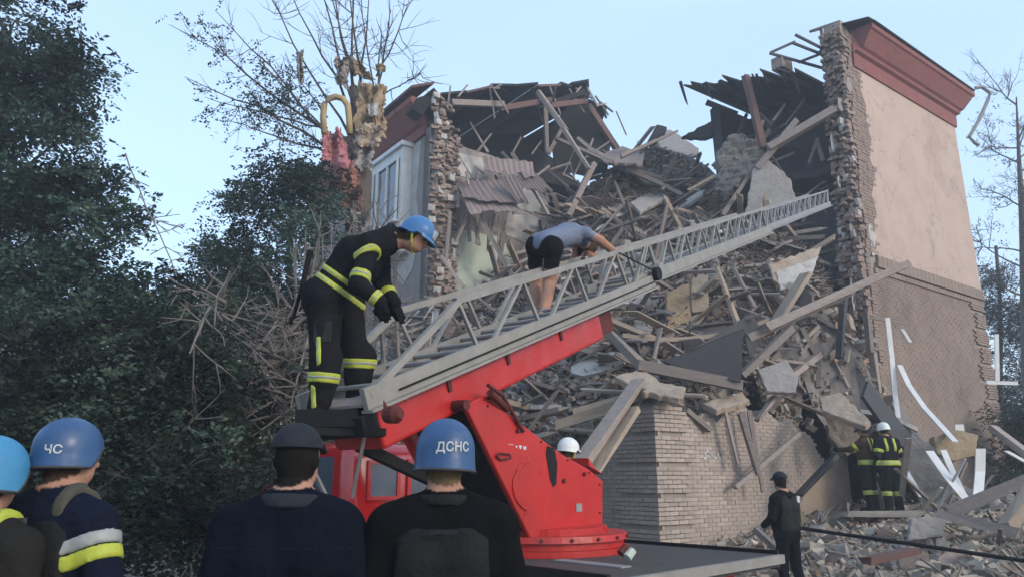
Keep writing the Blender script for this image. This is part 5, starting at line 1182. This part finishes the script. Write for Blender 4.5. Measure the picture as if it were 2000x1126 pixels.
for q in 'RL':
    kx = unit(Jf['ank'+q]-Jf['knee'+q]); bandobj(e, Fd, Jf['knee'+q]+kx*(.11 if q == 'R' else .03), kx, .035, .16, silver=True)
# vertical stripe down the near trouser leg
bandobj(e, Fd, Jf['kneeR']+A3(-.02, 0, .06), A3(1, 0, .10), .018, .16, half=A3(0, -1, 0), silver=True); bandobj(e, Fd, Jf['kneeR']+A3(-.045, 0, -.24), A3(1, 0, .10), .018, .12, half=A3(0, -1, 0), silver=True)
mb = MB(); mb.tube([P(606, 490, FY-.1), P(590, 560, FY-.1), P(572, 622, FY-.1)], [.022, .018, .012], 8); mb.tube([P(570, 618, FY-.1), P(567, 632, FY-.1)], .016, 8); mb.build("tool_strap", m_vest, e)
mb = MB(); c = P(781, 616, FY+.08); mb.box(c, A3(.016, 0, .006), A3(0, .02, 0), A3(-.022, 0, .055)); rad_ = mb.build("handheld_radio", m_vest); tag(rad_, "black handheld radio in the platform firefighter's glove", "radio")
mb = MB(); c = Jf['hipR']*.45+Jf['kneeR']*.55+A3(.01, -.098, 0); mb.box(c, A3(.06, 0, .0), A3(0, .012, 0), A3(.0, 0, .075)); pk_ = mb.build('thigh_pocket', M('suit_pocket', (.02, .02, .021), (.013, .013, .014), scale=12, bscale=40), e); mo = pk_.modifiers.new('b', 'BEVEL'); mo.width = .01; mo.segments = 3
# --- barefoot climber on the ladder
rung = lambda L, w: LD(L, .15, w)
Jc = dict(pelvis=P(1062, 474, 7.65), chest=P(1112, 458, 7.95), neck=P(1142, 466, 8.2), head=P(1152, 488, 8.35), hipR=P(1080, 482, 7.5), hipL=P(1046, 480, 7.75), kneeR=P(1074, 548, 7.7), kneeL=P(1046, 550, 7.95),
          ankR=P(1062, 612, 7.5), toeR=P(1078, 622, 7.66), ankL=P(1048, 612, 7.85), toeL=P(1062, 618, 8.0), shR=P(1143, 455, 7.85), shL=P(1118, 452, 8.3), elR=P(1172, 470, 7.85), wrR=P(1193, 487, 7.95), haR=P(1200, 494, 7.98),
          elL=P(1128, 492, 8.45), wrL=P(1118, 512, 8.5), haL=P(1116, 524, 8.5), hf=A3(.5, .7, -.5), hu=A3(.3, .4, .87), fw=A3(.55, .75, 0), k=1.0)
GREYB = (.17, .20, .27)
e, Fd = person("barefoot person in black shorts and grey-blue shirt climbing the ladder bent over", Jc, h=.009, wr=.004, seed=6, bulk=1.0, jacket=GREYB, legs=(.013, .013, .014), arm=SKIN, forearm=SKIN, shin=SKIN, boots=SKIN, hands=SKIN, base=Jc['ankR']-A3(0, 0, .08))
# shorts: cloth layer over hips and upper thighs; sleeves over the shoulders
hz = Jc['pelvis']
bd_ = e.children[0]
a_ = bd_.data.attributes["Col"]; n_ = len(a_.data); buf = np.zeros(n_*4, np.float32); a_.data.foreach_get("color", buf); buf = buf.reshape(-1, 4)
co = np.zeros(n_*3); bd_.data.vertices.foreach_get("co", co); co = co.reshape(-1, 3)+wloc(e)
for q in 'LR':
    t_ = unit(Jc['knee'+q]-Jc['hip'+q]); d_ = (co-Jc['hip'+q])@t_; L_ = np.linalg.norm(Jc['knee'+q]-Jc['hip'+q]); rr_ = np.linalg.norm(co-Jc['hip'+q]-np.outer(d_, t_), axis=1); buf[(d_ > L_*.62) & (rr_ < .13), :3] = SKIN
    t_ = unit(Jc['el'+q]-Jc['sh'+q]); d_ = (co-Jc['sh'+q])@t_; rr_ = np.linalg.norm(co-Jc['sh'+q]-np.outer(d_, t_), axis=1); buf[(d_ < .11) & (d_ > -.1) & (rr_ < .1), :3] = GREYB
a_.data.foreach_set("color", buf.ravel())
# --- officer standing on the right
gz = 0.0
pO = P(1533, 1000, 10.5)
J = pose((pO[0], pO[1], float(GH(pO[0], pO[1]))), .55, H=1.74, hf=(.15, 1, -.08), hu=(0, 0, 1), elR=(.28, .02, 1.16), wrR=(.16, .24, 1.08), haR=(.06, .30, 1.06), elL=(-.28, .0, 1.16), wrL=(-.17, .24, 1.05), haL=(-.07, .3, 1.05), hipR=(.10, 0, .93), ankR=(.16, -.1, .09), toeR=(.2, .06, .045), kneeR=(.14, 0, .51))
e, Fd = person("person in black uniform and cap standing by the brick wall, hands in front", J, h=.013, wr=.006, seed=7, bulk=1.02, jacket=(.008, .008, .010), legs=(.009, .010, .014), hair=(.02, .015, .012))
helmet(e, J, m_cap, 'cap', "cap", sc=1.08)
rt = unit(J['shR']-J['shL']); mb = MB(); c = J['shR']-rt*.02-J['fw']*.085; mb.box(c, rt*.03, J['fw']*.01, A3(0, 0, .045)); mb.build("shoulder_patch", m_letter, e)
mb = MB(); c = J['elR']+rt*.02-J['fw']*.055; mb.box(c, rt*.045, J['fw']*.02, A3(0, 0, .07)); mb.build("elbow_patch", M("khaki_patch", (.16, .14, .08), (.1, .09, .06)), e)
vest(e, J, m_vest, 1.02, hw=.18)
# --- two rescuers at the gable foot
for k, (px, py, Y, yaw, lab, hm, kind) in enumerate([(1748, 1003, 15.3, .15, "rescuer in white helmet and lime-striped black suit at the gable foot", m_hwhite, 'fire'), (1706, 1000, 15.6, .75, "rescuer in blue helmet reaching left at the gable foot", m_hblue, 'fire')]):
    q = P(px, py, Y); J = pose(q, yaw, H=1.78, hf=(0, 1, -.2), **(dict(elL=(-.3, .2, 1.25), wrL=(-.2, .46, 1.25), haL=(-.18, .55, 1.26)) if k else dict(elR=(.3, .05, 1.17), wrR=(.2, .25, 1.1), haR=(.1, .3, 1.1))))
    e, Fd = person(lab, J, h=.015, wr=.007, seed=8+k, bulk=1.14, legw=1.15, jacket=DK if not k else (.06, .035, .022), legs=DK, boots=BOOT, hands=BLK)
    helmet(e, J, hm, kind, sc=1.05)
    bandobj(e, Fd, J['pelvis']+A3(0, 0, .02), A3(0, 0, 1), .05, .32, silver=True, off=.012)
    rt = unit(J['shR']-J['shL'])
    for sd in (-.09, .09): bandobj(e, Fd, J['chest']+rt*sd-J['fw']*.02+A3(0, 0, .03), rt, .03, .19, off=.012, half=-J['fw'])
    for qq in 'LR':
        kx = unit(J['ank'+qq]-J['knee'+qq]); bandobj(e, Fd, J['knee'+qq]+kx*.12, kx, .045, .2, silver=True, off=.012)
        ax_ = unit(J['el'+qq]-J['sh'+qq]); bandobj(e, Fd, J['sh'+qq]+ax_*.18, ax_, .035, .14, off=.012)
# --- helper in a white helmet behind the truck
pW = P(1105, 848, 10.3); gW = float(GH(pW[0], pW[1]))
J = pose((pW[0], pW[1], gW), -.9, H=(pW[2]-gW-.03)/1.80*1.78, hf=(0, 1, -.15))
e, Fd = person("person in white helmet and green collar standing behind the red turntable", J, h=.016, wr=.006, seed=12, bulk=1.1, jacket=(.014, .016, .016))
helmet(e, J, m_hwhite, 'fire'); bandobj(e, Fd, J['neck']-A3(0, 0, .03), (0, 0, 1), .03, .2, M("green_collar", (.05, .25, .10), (.04, .2, .08)), "collar", .015)
# ------------------------------------------------------------------ trees
def leaves(name, blobs, nclump, nspr, seed, parent, col, lsize=.065, spread=.22, rach=.30, nl=9, colvar=.3, shell=.45):
    """compound-leaf sprigs gathered in clumps through the crown volume. blobs: (centre, (rx,ry,rz), weight)"""
    r = np.random.default_rng(seed); w = np.array([b[2] for b in blobs], float); w /= w.sum()
    C_ = []; 
    bi = r.choice(len(blobs), nclump, p=w); d = r.normal(size=(nclump, 3)); d /= np.linalg.norm(d, axis=1, keepdims=True); rad = r.random(nclump)**shell
    cen = np.array([b[0] for b in blobs])[bi]; ext = np.array([b[1] for b in blobs])[bi]
    clump = cen+d*ext*rad[:, None]
    ci = r.integers(0, nclump, nclump*nspr); base = clump[ci]+r.normal(size=(len(ci), 3))*spread*np.array([1, 1, .6]); od = d[ci]+r.normal(size=(len(ci), 3))*.6; od[:, 2] -= .35
    od /= np.linalg.norm(od, axis=1, keepdims=True); n = len(ci)
    side = np.cross(od, A3(0, 0, 1)+r.normal(size=(n, 3))*.3); side /= np.linalg.norm(side, axis=1, keepdims=True)+1e-9
    bf = r.uniform(.55, 1.5, len(blobs)); c = np.array(col)[None]*(bf[bi][:, None]*(1+colvar*r.normal(size=(nclump, 1))))[ci]*r.uniform(.8, 1.25, (n, 1)); c = np.clip(c*np.stack([r.uniform(.85, 1.2, n), np.ones(n), r.uniform(.8, 1.1, n)], 1), .004, 1)
    V_ = []; Cc = []
    for k in range(nl):
        t = (k+.7)/nl; sg = 1 if k % 2 else -1; p0 = base+od*rach*t+A3(0, 0, -1)*rach*.35*t*t
        ld_ = side*sg*.85+od*.45+r.normal(size=(n, 3))*.25; ld_ /= np.linalg.norm(ld_, axis=1, keepdims=True)
        wd = np.cross(ld_, r.normal(size=(n, 3))*.6+A3(0, 0, 1)); wd /= np.linalg.norm(wd, axis=1, keepdims=True)+1e-9
        L = lsize*r.uniform(.7, 1.25, n)[:, None]; W = L*.26
        V_.append(np.stack([p0, p0+ld_*L*.5+wd*W, p0+ld_*L, p0+ld_*L*.5-wd*W], 1)); Cc.append(np.repeat(c, 4, axis=0).reshape(n, 4, 3))
    V_ = np.concatenate(V_); Cc = np.concatenate(Cc)
    o = fast_obj(name, V_.reshape(-1, 3), 4, m_leaf, parent, col=Cc.reshape(-1, 3)); return o, clump
def wiggle(a, b, n, amp, r, droop=0):
    a, b = np.asarray(a), np.asarray(b); L = np.linalg.norm(b-a); pts = [a]
    off = np.zeros(3)
    for k in range(1, n):
        off = off+r.normal(size=3)*amp*L/n; t = k/n; pts.append(a*(1-t)+b*t+off*(1-t*.6)-A3(0, 0, droop*L*4*t*(1-t)*-1))
    pts.append(b); return pts
def limbs(name, parent, trunk, rad, targets, r, clumps=None, ntw=0, mat=None, r0=.05):
    mb = MB(); trunk = [np.asarray(p) for p in trunk]; mb.tube(trunk, rad, 9); tr = np.array(trunk); ends = []
    for tg in targets:
        t_ = np.asarray(tg); hgt = np.clip(t_[2]-.45*np.linalg.norm((t_-tr[-1])[:2])-.5, tr[0][2]+1.0, tr[-1][2]); k = np.interp(hgt, tr[:, 2], np.arange(len(tr))); i = int(min(k, len(tr)-2)); a = tr[i]*(1-(k-i))+tr[i+1]*(k-i)
        pts = wiggle(a, t_, 6, .12, r, .05); mb.tube(pts, list(np.linspace(r0, .012, 7)), 6); ends += pts[2:]
    if clumps is not None and ntw:
        E_ = np.array(ends+[trunk[-1]])
        for c in clumps[r.choice(len(clumps), min(ntw, len(clumps)), replace=False)]:
            q = E_[np.argmin(np.linalg.norm(E_-c, axis=1))]; mb.tube(wiggle(q, c, 3, .12, r), [.014, .010, .007, .004], 4, False)
    return mb.build(name, mat or m_bark, parent)
def tree(name, label, cat, base, top, rad, blobs, nclump, nspr, seed, col, ntw=120, group=None, **kw):
    r = np.random.default_rng(seed); e = empty(name, base, label, cat, group)
    o, cl = leaves("crown", blobs, nclump, nspr, seed, e, col, **kw)
    base, top = np.asarray(base), np.asarray(top); tr = wiggle(base, top, 6, .05, r)
    limbs("trunk", e, tr, list(np.linspace(rad, rad*.35, 7)), [b[0] for b in blobs], r, cl, ntw); return e
def bl(px, py, Y, rx, rz, w=1, ry=None): return (P(px, py, Y), (rx, ry or (rx+rz)/2, rz), w*rx*rz)
GR = (.07, .105, .075); GR2 = (.062, .10, .078); GR3 = (.048, .07, .05)
def onG(px, Y): q = P(px, 930, Y); return A3(q[0], q[1], float(GH(q[0], q[1])))
tree("locust_tree", "tall dense dark green tree filling the left side above the onlookers", "tree", onG(-60, 12.5), P(10, 60, 12.5), .22,
     [bl(-60, -120, 12.5, 1.4, 1.1), bl(30, 40, 12.3, .95, .8), bl(120, 150, 12.2, .75, .55), bl(20, 190, 12, 1.1, .8), bl(150, 250, 12.2, .6, .45), bl(30, 330, 11.8, 1.2, .8), bl(170, 380, 12, .75, .55), bl(60, 470, 11.6, 1.2, .8), bl(210, 470, 11.9, .8, .5), bl(-150, 200, 12.5, 1.3, 1.5), bl(250, 560, 11.8, .8, .6), bl(90, 590, 11.5, 1.2, .7), bl(-60, 430, 12, 1.2, 1.2)], 380, 30, 31, GR2, 200, lsize=.10, colvar=.45, spread=.2)
tree("locust_sapling", "slim dark green tree rising below the blasted tree's left branches", "tree", onG(560, 15.5), P(560, 330, 15.5), .12,
     [bl(560, 350, 15.5, .75, .5), bl(500, 410, 15.3, .8, .5), bl(600, 440, 15.2, .8, .6), bl(470, 510, 15, .9, .5), bl(570, 540, 15, .9, .6), bl(420, 500, 15.2, .6, .35), bl(620, 380, 15.4, .5, .5), bl(560, 640, 14.5, 1.2, .8), bl(470, 620, 14.4, 1.0, .8)], 190, 22, 32, GR2, 120, lsize=.095, colvar=.4)
tree("leafy_thicket", "dark green bush mass behind the blue helmets", "bush", onG(230, 8.6), P(240, 640, 8.8), .06,
     [bl(60, 680, 9.2, .9, .6), bl(220, 660, 9, .8, .55), bl(340, 640, 9.2, .7, .5), bl(120, 800, 8.6, .9, .6), bl(280, 780, 8.6, .8, .6), bl(380, 760, 9, .6, .5), bl(330, 900, 8.4, .7, .55), bl(230, 960, 8.2, .8, .5), bl(60, 900, 8.6, .8, .6), bl(400, 980, 8.4, .6, .5), bl(300, 1060, 8, .7, .4)], 320, 28, 33, GR3, 200, lsize=.075, spread=.16, colvar=.55)
tree("leafy_thicket", "dull green bush left of the ladder truck under dead branches", "bush", onG(480, 10.5), P(480, 700, 10.5), .05,
     [bl(420, 640, 10.8, .7, .5), bl(480, 740, 10.5, .7, .6), bl(540, 850, 10.2, .7, .6), bl(450, 880, 10, .8, .6), bl(400, 820, 10.2, .6, .5), bl(480, 1000, 9.6, .8, .5), bl(590, 760, 11, .6, .7), bl(600, 620, 12, .6, .5)], 150, 18, 34, (.055, .066, .048), 160, lsize=.085, spread=.15, colvar=.5)
tree("locust_tree", "dark tree standing far back between the tall tree and the slim one", "tree", onG(250, 22), P(250, 600, 22), .2,
     [bl(150, 620, 22, 2.2, 1.6), bl(330, 600, 22, 1.8, 1.2), bl(430, 600, 22, 1.6, 1.4), bl(300, 760, 21, 2.4, 1.6), bl(480, 720, 21, 2.2, 1.8), bl(560, 800, 21, 2, 1.6), bl(60, 760, 21, 2, 1.8)], 300, 18, 35, GR, 60, lsize=.12, spread=.4, rach=.4)
# blasted tree with few leaves
rt_ = np.random.default_rng(41); YB = 16.0
bt = empty("blasted_tree", onG(690, YB), "shattered tree with bare upright limbs and debris caught in its fork", "tree")
mb = MB(); tk = [onG(690, YB), P(684, 760, YB), P(690, 600, YB), P(698, 460, YB), P(705, 330, YB), P(704, 240, YB), P(690, 170, YB)]; mb.tube(tk, [.34, .32, .30, .29, .27, .22, .1], 10)
mb.tube([P(705, 340, YB), P(728, 250, YB-.1), P(738, 170, YB-.1)], [.2, .15, .07], 8)
twg = []
def branch(a, b, r0, n=7, amp=.05, sub=0, sl=.5, droop=0):
    pts = wiggle(a, b, n, amp*2.2, rt_, droop); mb.tube(pts, list(np.linspace(r0*.7, .006, n+1)), 6, False)
    for k in range(sub):
        i = rt_.integers(2, n); d = unit(pts[i]-pts[i-1]+rt_.normal(size=3)*.55); L = sl*rt_.uniform(.5, 1.3); q = pts[i]+d*L; tw_ = wiggle(pts[i], q, 4, .14, rt_, -.06); mb.tube(tw_, [.012, .010, .008, .006, .004], 4, False); twg.append((tw_[1], q))
        for m_ in range(2):
            d2 = unit(d+rt_.normal(size=3)*.6+A3(0, 0, .25)); j2 = rt_.integers(1, 4); t2 = wiggle(tw_[j2], tw_[j2]+d2*L*.7, 3, .14, rt_); mb.tube(t2, [.007, .006, .005, .003], 3, False); twg.append((t2[1], t2[-1]))
for (ax_, ay, bx_, by, r0) in [(690, 180, 655, -60, .06), (690, 180, 688, -80, .06), (700, 200, 715, -60, .05), (738, 170, 760, -40, .04), (735, 180, 745, 60, .04), (735, 150, 802, -10, .035), (700, 240, 600, -80, .06), (700, 260, 545, -60, .055), (690, 280, 480, -70, .05), (700, 200, 640, -70, .05), (730, 170, 700, -70, .035), (705, 230, 670, -90, .05), (740, 190, 833, 128, .03)]:
    branch(P(ax_, ay, YB), P(bx_, by, YB+rt_.uniform(-1.2, .6)), r0, sub=9, sl=.7)
nb0 = len(twg)
for (ax_, ay, bx_, by, r0) in [(690, 300, 330, 48, .06), (690, 320, 360, 150, .06), (680, 300, 420, 20, .05), (690, 330, 440, 235, .05), (660, 280, 500, 110, .04), (640, 250, 400, 190, .035), (640, 230, 560, 130, .03)]:
    branch(P(ax_, ay, YB), P(bx_, by, YB+rt_.uniform(-1.2, .3)), r0, sub=14, sl=.55, droop=.02)
mb.build("trunk", m_bark, bt)
lf_ = [(q[1], (.22, .22, .16), 1) for q in twg[nb0:]]
leaves("sparse_leaves", lf_, 120, 3, 42, bt, (.055, .07, .06), lsize=.085, spread=.15, rach=.26, nl=8)
# things caught in the blasted tree
def rag(name, pix, Y, mat, label, cat, seed, amp=.08, th=.016, nu=15, nv=15):
    """crumpled sheet spanned by four corners (tl,tr,br,bl)"""
    a, b, c, d = [P(x, y, Y) for x, y in pix]; r = np.random.default_rng(seed); G = np.zeros((nu, nv, 3)); ph = r.uniform(0, 6, 4)
    for i in range(nu):
        for j in range(nv):
            u_, v_ = i/(nu-1), j/(nv-1); q = (a*(1-u_)+b*u_)*(1-v_)+(d*(1-u_)+c*u_)*v_
            G[i, j] = q+A3(0, 1, 0)*amp*(math.sin(u_*9+ph[0]+2*v_)+.7*math.sin(v_*8+ph[1]+3*u_))+r.normal(size=3)*amp*.25
            if i in (0, nu-1) or j in (0, nv-1): G[i, j] += (q-(a+b+c+d)/4)*r.uniform(-.22, .16)
    vs, fs = sheet(G, th); return tag(obj(name, vs, fs, mat, smooth=False), label, cat)
rag("insulation_sheet", [(700, 165), (745, 175), (752, 265), (695, 285)], 15.65, m_insul, "ragged tan insulation sheet wrapped round the blasted tree's fork", "insulation", 1, .1)
rag("insulation_sheet", [(705, 240), (748, 245), (742, 290), (690, 282)], 15.5, m_beige, "pale folded sheet draped below the tan insulation", "insulation", 2, .07)
rag("insulation_sheet", [(676, 108), (700, 118), (732, 158), (690, 150)], 15.8, m_insul, "brown torn scrap stuck high in the blasted tree", "insulation", 3, .08)
rag("insulation_sheet", [(735, 125), (753, 128), (752, 140), (734, 138)], 15.8, m_insul, "tiny tan scrap on the blasted tree's right limb", "insulation", 4, .03)
rag("plaster_scrap", [(716, 205), (738, 200), (740, 225), (722, 226)], 15.4, m_dirtywhite, "whitish scrap on the tan insulation sheet", "scrap", 5, .03)
rag("torn_cloth", [(632, 262), (668, 258), (690, 330), (628, 318)], 15.6, m_pinkcloth, "pink-red torn cloth hanging in the blasted tree", "cloth", 6, .1, .02)
rag("torn_cloth", [(672, 315), (698, 310), (700, 362), (668, 370)], 15.6, m_orcloth, "orange-red torn cloth below the pink one", "cloth", 7, .08, .02)
rag("torn_cloth", [(578, 100), (594, 98), (592, 165), (584, 160)], 15.5, m_conc, "grey shred hanging from a thin bare branch", "cloth", 8, .05, .02)
rag("insulation_sheet", [(660, 265), (700, 255), (712, 300), (690, 310)], 15.7, m_conc, "grey crumpled sheet at the blasted tree's fork", "insulation", 9, .08)
for k_, (x_, y_, w_, h_, mt_, lb_) in enumerate([(712, 300, 22, 60, m_conc, "grey shredded sheet hanging low on the blasted tree's trunk"), (735, 200, 16, 70, m_insul, "narrow tan shred hanging right of the insulation sheet"), (686, 385, 26, 50, m_roofred, "dark red shred hanging under the orange cloth"), (668, 140, 12, 50, m_pinkwall, "grey-brown shred high on the blasted tree's left limb"), (700, 440, 24, 60, m_conc, "grey torn sheet wrapped round the blasted tree's lower trunk")]):
    rag("torn_sheet", [(x_-w_, y_-h_*.5), (x_+w_, y_-h_*.45), (x_+w_*.7, y_+h_*.55), (x_-w_*.8, y_+h_*.45)], 15.6, mt_, lb_, "scrap", 20+k_, .09)
mb = MB(); mb.tube([P(x, y, 15.5) for x, y in [(634, 262), (631, 230), (633, 205), (642, 193), (656, 189), (670, 193), (679, 206), (682, 232), (683, 262)]], .075, 10); tag(mb.build("foam_tube", m_ywfoam, smooth=True), "yellow foam tube bent in an arch on the blasted tree", "foam tube")
mb = MB(); c = P(460, 707, 9.2); mb.tube([c, c+A3(.0, .0, .015), c+A3(0, 0, .03)], [.05, .075, .06], 14); tag(mb.build("white_saucer", m_white), "small white oval scrap caught in the dead branches", "scrap")
# dead fallen branches left of the truck
rd = np.random.default_rng(51)
def deadbranch(a, b, Ya, Yb, r0, sub, label, sl=.7):
    m2 = MB(); pts = wiggle(P(*a, Ya), P(*b, Yb), 9, .05, rd); m2.tube(pts, list(np.linspace(r0, .008, 10)), 6, False)
    for k in range(sub):
        i = rd.integers(1, 9); d = unit(pts[i+1]-pts[i]+rd.normal(size=3)*.6); L = sl*rd.uniform(.4, 1.3); q = pts[i]+d*L; t_ = wiggle(pts[i], q, 4, .1, rd); m2.tube(t_, list(np.linspace(max(.018*r0/.04, .008), .004, 5)), 5, False)
        for j in range(2):
            d2 = unit(d+rd.normal(size=3)*.6); m2.tube(wiggle(t_[2], t_[2]+d2*L*.45, 3, .1, rd), [.008, .006, .005, .003], 4, False)
    return tag(m2.build("dead_branch", m_deadtwig), label, "branch", "dead branches in the thicket")
deadbranch((545, 690), (330, 540), 10.5, 9.4, .035, 12, "long bare branch arching over the thicket from the truck")
for k in range(24):
    x = rd.uniform(470, 620); y = rd.uniform(600, 830); deadbranch((600+rd.uniform(-20, 15), 650+rd.uniform(-60, 160)), (x-rd.uniform(20, 120), y+rd.uniform(-40, 60)), 10.5, 9.8, .025, 9, "tangled grey dead branch piled in the thicket beside the truck")
for k in range(10):
    x = rd.uniform(560, 660); deadbranch((x, 760), (x+rd.uniform(-50, 60), 400+rd.uniform(0, 120)), 13.5, 13.2, .04, 9, "grey upright dead branch standing behind the platform firefighter")
for (a, b) in [((410, 600), (370, 690)), ((330, 1100), (440, 1020)), ((215, 930), (350, 860)), ((440, 590), (390, 560)), ((260, 1000), (330, 900))]: deadbranch(a, b, 8.3, 8.0, .022, 6, "pale bare stick poking out of the dark bush mass")
deadbranch((245, 300), (345, 540), 10, 9.6, .012, 14, "long thin twig rising out of the bush into the sky", .35)
# trees right of the gable
r9 = np.random.default_rng(61); bt2 = empty("bare_tree", onG(2010, 30), "nearly bare thin-twigged tree right of the gable", "tree"); mb = MB(); tkb = [onG(2010, 30), P(2005, 700, 30), P(1998, 450, 30), P(1990, 300, 30), P(1985, 190, 30)]; mb.tube(tkb, [.25, .2, .14, .08, .03], 7)
def bare(a, d, L, r0, lev):
    d = unit(d); pts = [a]; q = a
    for k in range(4):
        d = unit(d+r9.normal(size=3)*.16+A3(0, 0, .05)); q = q+d*L/4; pts.append(q)
    mb.tube(pts, list(np.linspace(r0, r0*.45, 5)), 5 if lev < 2 else 4, False)
    if lev < 3:
        for k in range(5): i = r9.integers(1, 5); bare(pts[i], d+r9.normal(size=3)*.75, L*r9.uniform(.4, .65), max(r0*.5, .008), lev+1)
tb_ = np.array(tkb)
for k in range(15):
    t_ = r9.uniform(1.2, 3.9); i = int(t_); a = tb_[i]*(1-t_+i)+tb_[min(i+1, 4)]*(t_-i); bare(a, A3(r9.normal()-.5, r9.normal()*.5, r9.uniform(.2, 1)), r9.uniform(1.2, 2.4), .04, 0)
mb.build("trunk", m_bark, bt2)
leaves("sparse_leaves", [(P(1950, 250, 30), (1.4, 1, 2.2), 1), (P(1960, 420, 30), (1.2, 1, 1.6), 1)], 60, 2, 62, bt2, (.06, .055, .05), lsize=.1, spread=.3, nl=5)
tree("fir_tree", "dark bluish conifer standing right behind the gable corner", "tree", onG(1950, 33), P(1945, 480, 33), .2, [bl(1945, 530, 33, .5, .7), bl(1940, 600, 33, .9, .7), bl(1965, 680, 33, 1.2, .9), bl(1950, 770, 33, 1.4, 1), bl(2000, 620, 33, 1.0, 1.0), bl(1990, 860, 33, 1.8, 1.2), bl(1940, 880, 33, 1.6, 1.0), bl(2060, 780, 33, 1.8, 1.8)], 240, 22, 63, (.022, .036, .038), 60, lsize=.12, spread=.3, rach=.4)
tree("leafy_thicket", "dark bush growing right of the gable behind white strips", "bush", onG(2010, 22), P(2000, 800, 22), .06, [bl(1995, 830, 22, .8, .8), bl(1975, 920, 22, .8, .6), bl(2040, 880, 22, 1, 1.2), bl(2000, 980, 21, 1, .5)], 130, 20, 64, (.024, .038, .032), 60, lsize=.09, spread=.25)
# far-off wood closing the horizon
r = np.random.default_rng(71); bb_ = []
for k in range(46):
    a = math.radians(-62+124*k/45); d_ = r.uniform(62, 80); bb_.append((A3(math.sin(a)*d_, math.cos(a)*d_, r.uniform(2, 4.5)), (3.6, 3, r.uniform(3, 5)), 1))
o, _ = leaves("distant_wood", bb_, 900, 16, 72, None, (.04, .055, .045), lsize=.5, spread=1.0, rach=1.4, nl=6); tag(o, "far-off dark wood closing the horizon behind the ruin", "wood", kind="stuff")

# upright dead branches and torn limbs in front of the side facade
for k in range(9):
    x = rd.uniform(640, 780); deadbranch((x, 720+rd.uniform(-30, 40)), (x+rd.uniform(-40, 50), 380+rd.uniform(0, 120)), 15.2, 15.0, .045, 10, "bare limb standing before the side facade", .8)
# ------------------------------------------------------------------ dusty air
mb = MB(); mb.box((0, 145, 9.2), (950, 0, 0), (0, 1150, 0), (0, 0, 10.5)); hz_ = mb.build("haze", None, origin=(0, 0, 0)); hz_["kind"] = "stuff"
hm = bpy.data.materials.new("haze_air"); hm.use_nodes = True; hn = hm.node_tree; hn.nodes.remove(hn.nodes["Principled BSDF"])
pv = hn.nodes.new("ShaderNodeVolumePrincipled"); pv.inputs["Color"].default_value = (.86, .9, .96, 1); pv.inputs["Density"].default_value = .0038; pv.inputs["Anisotropy"].default_value = .2
hn.links.new(pv.outputs[0], hn.nodes["Material Output"].inputs["Volume"]); hz_.data.materials.append(hm)
